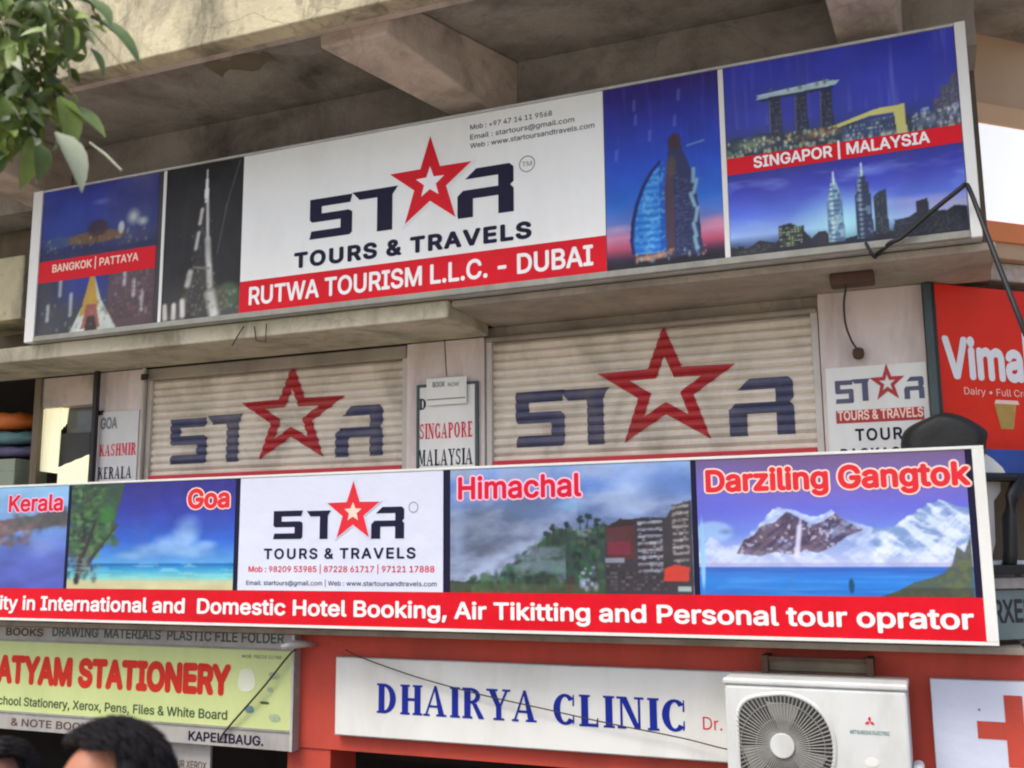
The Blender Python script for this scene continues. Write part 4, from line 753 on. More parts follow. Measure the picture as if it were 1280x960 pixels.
# ================================================================ PILLAR POSTERS
def board(name, label, cat, P, u0, v0, u1, v1, m, frame=None, t=.012, z0=None):
    a0, za = P.at(u0, v0); a1, zb_ = P.at(u1, v1)
    if z0 is not None: za = z0
    o = thing(name, label, cat, P.w((a0+a1)/2, za))
    MB().pbox(P, a0, a1, za, zb_, -t, 0).build('panel', M[m], o)
    if frame:
        w = .018
        for q in ((a0-w, a0-.001, za, zb_+w), (a1+.001, a1+w, za, zb_+w), (a0, a1, zb_+.001, zb_+w)): MB().pbox(P, q[0], q[1], q[2], q[3], -t, .006).build('frame', M[frame], o)
    return o, a0, a1, za, zb_
C1 = FP(-.018)
pb, *_ = board('pillar_poster', 'white framed poster reading SINGAPORE and MALAYSIA on the pillar between the shutters', 'poster', C1, 524, 600, 594, 480, 'pillar', 'pole', z0=2.15)
MB().pbox(C1, C1.at(524, 560)[0]+.003, C1.at(594, 560)[0]-.003, 2.16, C1.at(560, 482)[1], 0.0005, .002).build('sheet', M['white'], pb)
serif_text('lettering', 'SINGAPORE', C1, 525, 549, 591, 546, 19, M['lred'], pb, .0035)
serif_text('lettering', 'MALAYSIA', C1, 523, 583, 591, 580, 20, M['vnavy'], pb, .0035)
serif_text('lettering', 'D', C1, 524.5, 513, 533, 512, 14, M['vnavy'], pb, .0035)
C2 = FP(-.04)
nb, *_ = board('notice_card', 'small white notice card hanging on a cord over the SINGAPORE poster', 'card', C2, 533, 507, 583, 470, 'white', None, .004)
MB().pbox(C2, C2.at(534, 500)[0], C2.at(582, 500)[0], C2.at(560, 499)[1], C2.at(560, 497.5)[1], .0005, .0015).build('fold_line', M['vgrey'], nb)
textpx('lettering', 'BOOK', C2, 541, 484, 556, 483, 6, M['vgrey'], nb, off=.002); textpx('lettering', 'NOW', C2, 560, 483, 574, 482.5, 5, M['gstrip'], nb, off=.002)
MB().tube([Vector(C2.w(*C2.at(558, 470), -.002)), Vector(C2.w(*C2.at(556, 430), -.0)), Vector(C2.w(C2.at(556, 400)[0], 3.2, -.0))], .0035, 5).build('cord', M['cable'], nb)
C3 = FP(-.012)
pl, *_ = board('pillar_poster', 'faded poster reading GOA, KASHMIR and KERALA on the left pillar', 'poster', C3, 121, 600, 174, 512, 'greyw', None, .009, z0=2.15)
textpx('lettering', 'GOA', C3, 126, 536, 146, 535, 13, M['vgrey'], pl, bold=.03)
serif_text('lettering', 'KASHMIR', C3, 124, 571, 170, 568, 15, M['lred'], pl)
serif_text('lettering', 'KERALA', C3, 122, 600, 164, 597, 15, M['vnavy'], pl)
# right pillar logo poster
C4 = FP(-.006)
pr_, a0, a1, za, zb_ = board('pillar_poster', 'white poster with the small star logo and TOUR PACKAGES on the right pillar', 'poster', C4, 1038, 575, 1157, 452, 'white', None, .004, z0=2.1)
for g_, b in (('S', (1045, 505, 1066, 475)), ('T', (1066, 502, 1087, 473)), ('R', (1131, 499, 1154, 470))): flat('logo_letter', C4, glyph_box(C4, g_, *b), M['pnavy'], pr_, .002)
c, r, sx, o_, i_ = ring_star(C4, 1087, 1131, 454, 499, .45)
mb = MB(); mb.add([C4.w(a, z, .0032) for a, z in o_+i_], [(k, (k+1) % 10, 10+(k+1) % 10, 10+k) for k in range(10)]); mb.build('logo_star', M['pred'], pr_)
z0_, z1_ = C4.at(1100, 527)[1], C4.at(1100, 511)[1]; flat('red_strip', C4, [(C4.at(1045, 518)[0], z0_), (C4.at(1158, 518)[0]-.01, z0_), (C4.at(1158, 518)[0]-.01, z1_), (C4.at(1045, 518)[0], z1_)], M['pred'], pr_, .002)
textpx('lettering', 'TOURS & TRAVELS', C4, 1048, 526, 1154, 520, 11, M['lyellow'], pr_, off=.0035, bold=.02)
textpx('lettering', 'TOUR', C4, 1070, 551, 1128, 548, 14, M['vnavy'], pr_, off=.002, bold=.02, space=1.15)
textpx('lettering', 'PACKAGES', C4, 1052, 576, 1150, 572, 14, M['vnavy'], pr_, off=.002, bold=.02, space=1.1)

# ================================================================ STATIONERY SIGN
G = FP(-.06); gx1 = G.at(368, 850)[0]
ss = thing('stationery_sign', 'yellow green SATYAM STATIONERY sign with red capitals at the lower left', 'sign', (-5, -.06, .8))
zt, z1g, z0g, zb2 = [(G.at(60, a)[1]+G.at(360, b)[1])/2 for a, b in ((783, 795), (804, 810), (895, 912), (918, 936))]
MB().box(-8, gx1, -.055, .058, zb2, zt).build('box', M['gstrip'], ss)
flat('strip_panel', G, [(-8, z1g), (gx1, z1g), (gx1, zt), (-8, zt)], M['gstrip'], ss, .001); flat('strip_panel', G, [(-8, zb2), (gx1, zb2), (gx1, z0g), (-8, z0g)], M['gstrip'], ss, .001)
flat('name_panel', G, [(-8, z0g), (gx1-.02, z0g), (gx1-.02, z1g), (-8, z1g)], M['gstat'], ss, .0015)
for z in (z1g, z0g): MB().box(-8, gx1, -.068, -.0625, z-.006, z+.006).build('frame', M['tray'], ss)
MB().box(gx1-.018, gx1, -.07, -.0625, zb2, zt).build('frame', M['alu'], ss)
gd = dict(off=.003)
textpx('lettering', 'TYAM STATIONERY', G, 15, 852.5, 286, 866, 30, M['sred'], ss, bold=.045, prefix='SA', off=.003)
textpx('lettering', 'Albums & School Stationery, Xerox, Pens, Files & White Board', G, -60, 880, 284, 895, 10, M['sgreen'], ss, bold=.015, off=.003)
textpx('lettering', 'DRAWING  MATERIALS  PLASTIC FILE FOLDER', G, 66, 796, 355, 803, 11, M['pole'], ss, bold=.02, off=.003)
textpx('lettering', 'BOOKS', G, 8, 794, 54, 795, 9, M['rust'], ss, bold=.02, off=.003)
textpx('lettering', 'KAPELIBAUG.', G, 236, 926, 329, 931, 11, M['vnavy'], ss, bold=.02, off=.003); textpx('lettering', '& NOTE BOOKS', G, 14, 908, 120, 913, 9, M['rust'], ss, bold=.01, off=.003)
textpx('lettering', 'MOB. 98210 11788', G, 303, 822, 352, 824, 4, M['vblack'], ss, bold=.0, off=.003)
def blob(u0, v0, u1, v1, m, n=10, P=G, par=ss):
    a0, z0 = P.at(u0, v1); a1, z1 = P.at(u1, v0)
    return flat('printed_picture', P, [((a0+a1)/2+(a1-a0)/2*math.copysign(abs(math.cos(2*math.pi*k/n))**.6, math.cos(2*math.pi*k/n))*(1+.1*math.sin(5*k)), (z0+z1)/2+(z1-z0)/2*math.sin(2*math.pi*k/n)) for k in range(n)], M[m], par, .0032)
blob(297, 836, 320, 864, 'palep', 14); blob(336, 840, 350, 849, 'greenp'); blob(334, 859, 342, 865, 'greenp'); blob(306, 882, 318, 891, 'tealc'); blob(336, 893, 351, 902, 'greenp'); blob(325, 877, 337, 880, 'sgreen')
# sheet below it and a dark doorway
sb = thing('price_board', 'small faded board hanging below the stationery sign beside the dark doorway', 'sign', (-4.5, .02, .3))
Q = FP(.0); p0, p1 = Q.at(190, 975), Q.at(263, 938); MB().box(p0[0], p1[0], .0, .02, .3, zb2-.01).build('panel', M['gstrip'], sb)
textpx('lettering', 'COLOUR XEROX', Q, 200, 958, 258, 961, 9, M['rust'], sb, off=.002, bold=.01)

# ================================================================ CLINIC SIGN, CROSS BOARD
K = FP(-.05); ka0 = K.at(419, 870)[0]; ka1 = -.42; kz1 = (K.at(419, 822)[1]+K.at(854, 836)[1])/2; kz0 = (K.at(419, 919)[1]+K.at(854, 950)[1])/2
ks = thing('clinic_sign', 'white DHAIRYA CLINIC sign with blue capitals on the red wall', 'sign', (-2, -.05, kz0))
MB().box(ka0, ka1, -.049, -.001, kz0, kz1).build('box', M['alu'], ks, bevel=.003)
MB().box(ka0+.006, ka1-.006, -.054, -.0495, kz0+.008, kz1-.006).build('panel', M['clin'], ks)
K2 = FP(-.0545)
serif_text('lettering', 'DHAIRYA', K2, 471, 892, 671, 902, 37, M['cblue'], ks); serif_text('lettering', 'CLINIC', K2, 692, 905, 858, 916, 39, M['cblue'], ks)
textpx('lettering', 'Dr.', K2, 879, 912, 903, 913, 16, M['lred'], ks, bold=.0)
XB = FP(-.05); q0, q1 = XB.at(1166, 905)[0], .75
xs = thing('cross_board', 'pale blue white board with a red cross at the lower right corner', 'sign', (.2, -.05, .7))
xz1 = XB.at(1166, 848)[1]; MB().box(q0, q1, -.049, -.001, .6, xz1).build('box', M['alu'], xs, bevel=.003)
MB().box(q0+.004, q1-.004, -.054, -.0495, .604, xz1-.004).build('panel', M['vblue'], xs)
K3 = FP(-.0545); (ax, _), (_, azh) = K3.at(1222, 914), K3.at(1270, 903); (av, zv) = K3.at(1257, 871)
cw = K3.at(1300, 905)[0]-K3.at(1257, 905)[0]+.0; b1_, b2_ = K3.at(1240, 924)[1], K3.at(1240, 902)[1]; cxm = (K3.at(1257, 905)[0])
w_ = (b2_-b1_); L_ = (cxm-ax)
flat('red_cross', K3, [(ax, b1_), (cxm, b1_), (cxm, b1_-L_), (cxm+w_, b1_-L_), (cxm+w_, b1_), (cxm+w_+L_, b1_), (cxm+w_+L_, b2_), (cxm+w_, b2_), (cxm+w_, b2_+L_), (cxm, b2_+L_), (cxm, b2_), (ax, b2_)], M['red'], xs, .002)
MB().disc((K3.at(1224, 887)[0], K3.at(1224, 887)[1]), .006, -.058, -.055, 8).build('fixing_screw', M['tray'], xs)

# ================================================================ AIR CONDITIONER
A = FP(-.36); x0, zt = A.at(905, 852); x1 = A.at(1136, 905)[0]; zt = (A.at(905, 852)[1]+A.at(1130, 850)[1])/2; z0 = zt-.56
ac = thing('air_conditioner', 'cream outdoor air conditioner unit with round fan grille in front of the clinic sign', 'air conditioner', ((x0+x1)/2, -.22, z0))
MB().box(x0, x1, -.36, -.09, z0, zt-.03).build('body', M['acw'], ac, bevel=.014)
MB().box(x0-.006, x1+.006, -.368, -.085, zt-.029, zt).build('top_cover', M['acw'], ac, bevel=.009)
cx, cz = A.at(979, 931); fr_ = A.at(1043, 931)[0]-cx
def rim(th):
    """squared towards the upper left, round elsewhere"""
    c_, s_ = math.cos(th), math.sin(th); e_ = 2.2+2.3*max(0, -c_)**.5
    return fr_*(abs(c_)**e_+abs(s_)**e_)**(-1/e_)*(1-.1*max(0, -c_))
nn = 64; ang = [2*math.pi*k/nn for k in range(nn)]
b = MB(); b.quadbox([(cx+rim(a)*math.cos(a), -.366, cz+rim(a)*math.sin(a)) for a in ang], [(cx+rim(a)*math.cos(a), -.3605, cz+rim(a)*math.sin(a)) for a in ang]); b.build('fan_opening', M['acd'], ac)
b = MB()
for a in ang: b.v += [(cx+(rim(a)+d_)*math.cos(a), y_, cz+(rim(a)+d_)*math.sin(a)) for d_, y_ in ((.012, -.3615), (0, -.373), (-.008, -.367))]
b.f = [(3*k+j_, 3*((k+1) % nn)+j_, 3*((k+1) % nn)+j_+1, 3*k+j_+1) for k in range(nn) for j_ in range(2)]; b.build('grille_rim', M['acw'], ac, smooth=True)
hub = .068
sp = MB()
w0 = MB().tube([(cx+.045, -.378, cz), (cx+.13, -.384, cz+.008), (cx+fr_-.004, -.370, cz+.02)], .0024, 4).build('grille_wire', M['acg'], ac, loc=(cx, -.36, cz))
for k in range(1, 72):
    w = dupe(w0, w0.location.copy(), ac); w.rotation_euler = (0, -2*math.pi*k/72, 0); q_ = rim(2*math.pi*k/72)/fr_; w.scale = (q_, 1, q_)
for rr in (.12, .19):
    n = 48; b = MB(); b.tube([(cx+rr*math.cos(2*math.pi*k/n), -.382, cz+rr*math.sin(2*math.pi*k/n)) for k in range(n+1)], .0016, 4); b.build('grille_ring', M['acg'], ac)
MB().disc((cx, cz), hub-.012, -.392, -.379, 32).build('hub_cap', M['acw'], ac, bevel=.004)
for k in range(3):
    a = R(90+120*k); bl = MB(); pts = []
    for q, rr in ((-.35, .05), (.1, .05), (.35, fr_*.9), (-.45, fr_*.85)): pts.append((cx+rr*math.cos(a+q), -.367-.004*(q > 0), cz+rr*math.sin(a+q)))
    bl.add(pts, [(0, 1, 2, 3)]).build('fan_blade', M['acg'], ac)
AL = FP(-.3605); lx, lz = AL.at(1087, 902)
for k in range(3):
    a = R(90+120*k); s_ = .024; ux, uz = math.cos(a), math.sin(a); vx, vz = -uz, ux
    flat('brand_mark', AL, [(lx, lz), (lx+ux*s_*.5+vx*s_*.29, lz+uz*s_*.5+vz*s_*.29), (lx+ux*s_, lz+uz*s_), (lx+ux*s_*.5-vx*s_*.29, lz+uz*s_*.5-vz*s_*.29)], M['lred'], ac, .0025)
textpx('lettering', 'MITSUBISHI ELECTRIC', AL, 1063, 918, 1112, 918, 4.5, M['teal'], ac, off=.002, bold=.01)
MB().disc(AL.at(1090, 953), .02, -.3625, -.3606, 16, .03).build('label_plate', M['white'], ac)
MB().box(x1+.001, x1+.05, -.3, -.14, z0+.02, z0+.2).build('valve_cover', M['acw'], ac, bevel=.02)
for x in (x0+.08, x1-.14): MB().box(x, x+.06, -.34, -.1, z0-.03, z0-.001).build('foot', M['rust'], ac)
for x in (x0+.1, x1-.12):
    br = thing('wall_bracket', 'steel angle bracket under the left side of the air conditioner' if x < x0+.2 else 'steel angle bracket under the right side of the air conditioner', 'bracket', (x, -.2, z0-.06))
    MB().box(x, x+.03, -.38, -.001, z0-.065, z0-.031).build('arm', M['rust'], br); MB().box(x, x+.03, -.03, -.001, z0-.35, z0-.066).build('upright', M['rust'], br)
    MB().tube([(x+.015, -.34, z0-.07), (x+.015, -.03, z0-.33)], .012, 5).build('brace', M['rust'], br)
Rk = FP(-.12); rk = thing('steel_rack', 'rusty steel rack on the red wall above the air conditioner', 'rack', Rk.w(*Rk.at(1020, 850)))
r0, r1 = Rk.at(953, 835)[0], Rk.at(1092, 835)[0]; rt, rm = Rk.at(1020, 822)[1], Rk.at(1020, 840)[1]
for x in (r0, r1-.03): MB().box(x, x+.03, -.14, -.001, kz1+.0-.12*0+.0, rt+.005).build('post', M['rust'], rk)
MB().box(r0+.031, r1-.031, -.13, -.11, rt-.018, rt).build('rail', M['rust'], rk); MB().box(r0+.031, r1-.031, -.13, -.11, rm-.018, rm-.002).build('rail', M['rust'], rk)
MB().box(r0+.031, r1-.031, -.108, -.09, rm, rt-.02).build('back_plate', M['wallback'], rk)

# ================================================================ RIGHT NEIGHBOUR
N0 = Plane(xp[5]+.02, .02, 42)
nbd = thing('neighbour_building', 'tan neighbouring shop building turning away at the right edge', 'building', N0.w(1, 0))
MB().pbox(N0, -.0, 8, 3.35, 6.5, -.4, -.05).build('wall', M['tan'], nbd)
MB().pbox(N0, -.0, 8, 1.0, 3.345, -.6, -.3).build('wall', M['wallback'], nbd)
za, zb_ = N0.at(1200, 352)[1], N0.at(1200, 306)[1]
MB().pbox(N0, .02, 8, za+.02, (za+zb_)/2+.02, -.25, .02).build('lintel', M['bracket'], nbd, bevel=.008); MB().pbox(N0, .02, 8, (za+zb_)/2+.024, zb_+.06, -.25, .07).build('cornice', M['tan'], nbd, bevel=.008)
N1 = Plane(xp[5]+.02, -.05, 42)
# white board with orange bands
wz = [N1.at(1245, v)[1] for v in (304, 280, 160, 136)]; wa = N1.at(1205, 220)[0]
wb = thing('blank_signboard', 'blank white signboard with orange bands right of the big sign', 'sign', N1.w(wa+1, wz[0]))
MB().pbox(N1, wa, 4.5, wz[1]+.004, wz[2]-.004, -.05, .03).build('panel', mat('glowing_white_board', (250, 250, 250), .4, .01, 2, emit=.25), wb)  # added emission pushes the plain panel to full white
MB().pbox(N1, wa, 4.5, wz[0], wz[1], -.05, .035).build('orange_band', M['orange'], wb); MB().pbox(N1, wa, 4.5, wz[2], wz[3], -.05, .035).build('tan_band', M['paleor'], wb)
# dairy sign
v0, vz1 = N1.at(1169, 450)[0], N1.at(1172, 354)[1]; vz0 = N1.at(1180, 572)[1]; va1 = N1.at(1262, 400)[0]*0+3.6
vs = thing('dairy_sign', 'glossy red dairy sign with white Vimal lettering at the right edge', 'sign', N1.w(v0+1, vz0))
MB().pbox(N1, v0, va1, vz0, vz1, -.04, 0).build('box', M['vimal'], vs, bevel=.006)
w = N1.at(1182, 470)[0], N1.at(1278, 476)[0]
text('lettering', 'Vima', N1, w[0], w[1], N1.at(1200, 471)[1], N1.at(1190, 424)[1]-N1.at(1190, 471)[1], M['lwhite'], vs, off=.003, bold=.03)
w2 = N1.at(1280, 476)[0]; text('lettering', 'l', N1, w2+.02, w2+.06, N1.at(1200, 471)[1], .25, M['lwhite'], vs, off=.003, bold=.03)
text('lettering', 'Dairy • Full Cream', N1, N1.at(1205, 492)[0], N1.at(1300, 496)[0], N1.at(1230, 494)[1], .035, M['lyellow'], vs, off=.003, bold=.0)
ga0, gz0 = N1.at(1251, 536); ga1, gz1 = N1.at(1270, 506)
flat('glass_picture', N1, [(ga0, gz0), (ga1-.03, gz0), (ga1, gz1), (ga0-.03, gz1)], M['gold'], vs, .002); flat('glass_picture', N1, [(ga0-.03, gz1), (ga1+.02, gz1), (ga1+.01, gz1+.02), (ga0-.02, gz1+.02)], M['lyellow'], vs, .003)
dp = thing('sign_post', 'dark teal square post between the logo poster and the red dairy sign', 'post', (xp[5]+.03, -.03, 1.5))
MB().box(xp[5]+.004, xp[5]+.045, -.045, -.001, 1.5, 3.26).build('post', M['pole'], dp, bevel=.004); MB().box(xp[5]+.046, xp[5]+.06, -.035, -.001, 1.5, 3.26).build('strip', M['black'], dp)

# things right of the banner
N2 = Plane(xp[5]+.1, -.15, 42)
bp_ = thing('blue_poster', 'blue and white poster below the dairy sign beside the banner end', 'poster', N2.w(.3, 2.2))
z_a, z_b_ = N2.at(1260, 592)[1], N2.at(1260, 562)[1]; MB().pbox(N2, -.02, 2, z_a, z_b_, -.03, 0).build('panel', M['bluep'], bp_)
a_ = N2.at(1237, 580)[0]; a2 = N2.at(1252, 580)[0]; flat('white_swoosh', N2, [(a_-.05, z_a), (a2+.02, z_a), (a2, z_a+.03), (a_+.02, z_a+.07), (a_-.05, z_b_-.01)], M['white'], bp_, .002)
ch = thing('plastic_chair', 'white plastic chair back hung on a black frame beside the banner end', 'chair', N2.w(.3, 1.5))
c0, c1 = N2.at(1238, 700), N2.at(1263, 600)
n = 10; b = MB(); outl = [(c0[0]-.1, c1[1]), (c1[0], c1[1]), (c1[0]+.0, c1[1]-.05), (c1[0]-.05, c1[1]-.1), (c1[0]-.06, c0[1]+.08), (c1[0]-.09, c0[1]+.01), (c0[0]-.1, c0[1])]
b.poly(N2, outl, -.06, .03).build('backrest', M['greyw'], ch, bevel=.006)
MB().pbox(N2, c0[0]-.1, c1[0]+.1, c0[1]-.05, c0[1]-.005, -.4, -.02).build('seat', M['greyw'], ch, bevel=.01)
for a_ in (c0[0]-.08, c1[0]+.05):
    for of in (-.36, -.05): MB().pbox(N2, a_, a_+.035, 1.5, c0[1]-.052, of-.02, of+.015).build('leg', M['greyw'], ch)
bf = thing('black_stand', 'black bent metal stand with crossbar beside the white chair', 'stand', N2.w(.3, 1.5))
zz = N2.at(1260, 597)[1]; MB().tube([N2.w(N2.at(1236, 597)[0]-.1, zz, .01), N2.w(2, zz, .01)], .022, 8).build('crossbar', M['black'], bf)
MB().tube([N2.w(N2.at(1272, 600)[0], zz, .01), N2.w(N2.at(1263, 620)[0], N2.at(1263, 622)[1], .01), N2.w(N2.at(1259, 640)[0], N2.at(1259, 645)[1], .01), N2.w(N2.at(1261, 690)[0], N2.at(1261, 690)[1], .01), N2.w(N2.at(1258, 700)[0], N2.at(1255, 712)[1], .01)], .032, 8).build('upright', M['black'], bf, smooth=True)
MB().pbox(N2, N2.at(1240, 712)[0]-.1, 2, N2.at(1255, 718)[1], N2.at(1255, 706)[1], -.05, .05).build('base', M['black'], bf, bevel=.005)
tb = thing('painted_board', 'grey teal board with black brush lettering beside the banner end', 'sign', N2.w(.3, 1.5))
MB().pbox(N2, -.2, 2, N2.at(1250, 800)[1], N2.at(1250, 738)[1], -.03, 0).build('panel', M['tealb'], tb); MB().pbox(N2, -.2, 2, N2.at(1250, 736)[1], N2.at(1250, 722)[1], -.03, .02).build('shelf_edge', M['gstrip'], tb, bevel=.004)
text('lettering', 'RXEROX', N2, N2.at(1243, 775)[0], N2.at(1300, 775)[0]+.1, N2.at(1250, 778)[1], .1, M['vblack'], tb, off=.002, bold=.02)
# black bundle above the banner
DP = FP(-.12); pts = [(1124, 558), (1127, 541), (1140, 529), (1165, 519), (1178, 515), (1205, 520), (1224, 530), (1235, 538), (1236, 546), (1232, 557)]
out = [DP.at(u, v) for u, v in pts]; zlow = 2.3
ringp = [(out[0][0]+.01, zlow)]+out+[(out[-1][0]-.01, zlow)]
cxo = sum(p[0] for p in ringp)/len(ringp); b = MB(); lay = []
for k, (of, s_) in enumerate(((.13, .55), (.125, .8), (.07, .96), (0, 1.0), (-.08, .97), (-.115, .8), (-.118, .55))):
    lay.append([(cxo+(a-cxo)*s_, -.12-of, zlow+(z-zlow)*(s_*.4+.6) + .006*math.sin(7*a*9+k)) for a, z in ringp])
for l in lay: b.v += l
n = len(ringp); b.f = [(j*n+i, j*n+(i+1) % n, (j+1)*n+(i+1) % n, (j+1)*n+i) for j in range(len(lay)-1) for i in range(n)]+[tuple(range(n))[::-1], tuple(range((len(lay)-1)*n, len(lay)*n))]
o = b.build('tarpaulin_bundle', M['cloth'], smooth=True); tag(o, 'black tarpaulin bundle behind the top right end of the lower banner', 'bundle')
md = o.modifiers.new('s', 'SUBSURF'); md.levels = md.render_levels = 2

# ================================================================ WIRES AND SMALL FITTINGS
def pts3(l): return [Vector(FP(y).w(*FP(y).at(u, v))) for u, v, y in l]
def smoothpts(ps, n=5):
    out = []
    for i in range(len(ps)-1):
        p0, p1, p2, p3 = ps[max(i-1, 0)], ps[i], ps[i+1], ps[min(i+2, len(ps)-1)]
        for k in range(n):
            t = k/n; out.append(.5*((2*p1)+(p2-p0)*t+(2*p0-5*p1+4*p2-p3)*t*t+(3*p1-p0-3*p2+p3)*t**3))
    return out+[ps[-1]]
def wire(name, label, l, r, m='cable', cat='cable'):
    o = MB().tube(smoothpts(pts3(l)), r, 6).build(name, M[m], smooth=True); tag(o, label, cat); return o
wire('cable', 'grey cable sagging across the clinic sign to the air conditioner', [(432, 812, -.06), (452, 822, -.08), (520, 846, -.09), (600, 868, -.09), (680, 886, -.09), (760, 904, -.09), (850, 922, -.09), (906, 936, -.1), (930, 938, -.06)], .0035)
wire('cable', 'thin cable crossing the right end of the stationery sign', [(383, 806, -.1), (365, 815, -.1), (330, 858, -.1), (283, 912, -.08), (275, 925, -.06)], .006)
wire('cable', 'thick black cable bent over the right end of the big sign', [(1283, 420, -.9), (1272, 392, -.9), (1240, 310, -.82), (1222, 262, -.76), (1211, 235, -.7), (1206, 231, -.68), (1200, 236, -.68), (1160, 268, -.66), (1128, 296, -.64), (1110, 306, -.62), (1085, 330, -.4), (1072, 345, -.2)], .011, 'black')
wire('cable', 'short black cable stub hanging under the big sign above the fixture', [(1082, 303, -.63), (1090, 318, -.63), (1095, 322, -.61)], .008, 'black')
wire('cable', 'dark cable running along the edge under the white part of the big sign', [(470, 374, -.57), (500, 379, -.5), (540, 380, -.4), (560, 392, -.3), (590, 404, -.1), (614, 404, -.02)], .009, 'cable')
lf = thing('lamp_fixture', 'brown box fixture with a dark bulb hanging on its cord on the right pillar', 'lamp', Vector(F0.w(*F0.at(1070, 350))))
p0, p1 = FP(-.4).at(1037, 357), FP(-.4).at(1092, 337)
MB().box(p0[0], p1[0], -.4, -.3, p0[1], 3.2675).build('box', M['rust'], lf, bevel=.01)
MB().tube(smoothpts(pts3([(1058, 356, -.38), (1055, 380, -.28), (1057, 405, -.15), (1064, 425, -.05), (1071, 436, -.04)])), .0055, 6).build('cord', M['cable'], lf)
b0_ = Vector(FP(-.04).w(*FP(-.04).at(1073, 442)))
b = MB(); b.tube([b0_+Vector((0, 0, .03)), b0_+Vector((0, 0, .022)), b0_+Vector((0, 0, 0)), b0_+Vector((0, 0, -.022)), b0_+Vector((0, 0, -.03))], [.012, .026, .03, .024, .01], 12); b.build('bulb_holder', M['rust'], lf, smooth=True)
hk = thing('iron_hook', 'thin bent iron hooks under the big sign above the left shutter', 'hook', (-3.6, -.6, 3.2))
for l in ([(290, 432, -.56), (300, 415, -.57), (305, 408, -.57)], [(318, 408, -.57), (320, 425, -.57), (332, 428, -.57), (333, 405, -.57)]): MB().tube(pts3(l), .004, 5).build('rod', M['cable'], hk)
el = thing('wall_lamp', 'small grey lamp arm sticking out above the stationery sign corner', 'lamp', Vector(pts3([(385, 806, -.1)])[0]))
b = MB(); b.tube(pts3([(352, 809, -.2), (362, 806, -.18), (380, 805, -.1), (394, 806, -.02)]), [.018, .026, .022, .012], 10); b.build('arm', M['alu'], el, smooth=True)

# ================================================================ TREE (foliage hanging into the top left corner)
tr = thing('tree', 'leafy tree whose drooping green leaves hang in front of the balcony at top left', 'tree', (-3.15, -3.9, 0))
def tube_tree(pts, rs, name='trunk', m='bark'): return MB().tube(pts, rs, 10).build(name, M[m], tr, smooth=True)
tube_tree([(-3.15, -3.9, 0), (-3.1, -3.88, 1.2), (-3.2, -3.85, 2.4), (-3.1, -3.7, 3.6), (-2.95, -3.5, 4.6)], [.14, .11, .1, .08, .05])
def leaf_mesh(nm, m, L=.11, W=.024):
    b = MB(); n = 7
    for i in range(n):
        k = i/(n-1); w = W*math.sin(math.pi*min(k*.94+.06, 1))**.8*(1.1-.25*k) if 0 < i < n-1 else .0006; z = -.03*k*k*L/.1
        b.v += [(-w, L*k, z+.5*w), (0, L*k, z), (w, L*k, z+.5*w)]
    b.f = [q for i in range(n-1) for q in ((3*i, 3*i+1, 3*i+4, 3*i+3), (3*i+1, 3*i+2, 3*i+5, 3*i+4))]
    o = b.build(nm, M[m], tr, smooth=True, loc=(0, 0, 0)); return o
protos = [leaf_mesh('leaf', 'leafm', .12, .027), leaf_mesh('leaf', 'leafd', .14, .022), leaf_mesh('leaf', 'leafp', .105, .022), leaf_mesh('leaf', 'leafd', .10, .028)]
def lp(u, v, y): return Vector(FP(y).w(*FP(y).at(u, v)))
used = [False]*4
def put_leaf(p, dirv, k, s=1.0, roll=None):
    q = dirv.to_track_quat('Y', 'Z'); o = protos[k]
    if used[k]: o = o.copy(); COL.objects.link(o)
    used[k] = True; o.parent = tr; o.location = p-tr.location; o.rotation_mode = 'QUATERNION'
    from mathutils import Quaternion
    o.rotation_quaternion = q@Quaternion((0, 1, 0), roll if roll is not None else random.uniform(-1.2, 1.2)); o.scale = (s, s, s)
root = Vector((-2.95, -3.5, 4.6))
twigs = []
for (u0, v0, u1, v1, y) in ((-90, -60, 80, 50, -3.5), (-80, -120, 60, 90, -3.45), (-60, -60, 40, 130, -3.5), (-90, 20, 70, 120, -3.4), (-60, -150, 100, 0, -3.35), (-90, 60, 30, 180, -3.55), (-40, -120, 10, 60, -3.6), (-100, -40, -10, 100, -3.5), (-80, 40, 50, 140, -3.5), (-90, -80, 90, 30, -3.55), (-30, -140, 76, 56, -3.4)):
    p0, p1 = lp(u0, v0, y), lp(u1, v1, y); mid = (p0+p1)/2+Vector((0, 0, .05)); twigs.append((p0, mid, p1))
    MB().tube(smoothpts([p0, mid, p1], 5), [.006-.0004*i for i in range(11)], 5).build('twig', M['twig'], tr, smooth=True)
    MB().tube([Vector((-3.05, -3.62, 4.0)), (Vector((-3.05, -3.62, 4.0))+p0)/2+Vector((0, 0, .15)), p0], [.022, .014, .007], 6).build('branch', M['bark'], tr, smooth=True)
for (p0, mid, p1) in twigs:
    sp_ = smoothpts([p0, mid, p1], 8)
    for i, p in enumerate(sp_[4:]):
        for _ in range(6):
            dv = Vector((random.uniform(-.5, .9), random.uniform(-.7, .5), random.uniform(-1.1, .1))).normalized()
            put_leaf(p+Vector([random.uniform(-.045, .045) for _ in range(3)]), dv, random.choice((0, 0, 0, 1, 3, 3, 2)), random.uniform(.4, .75))
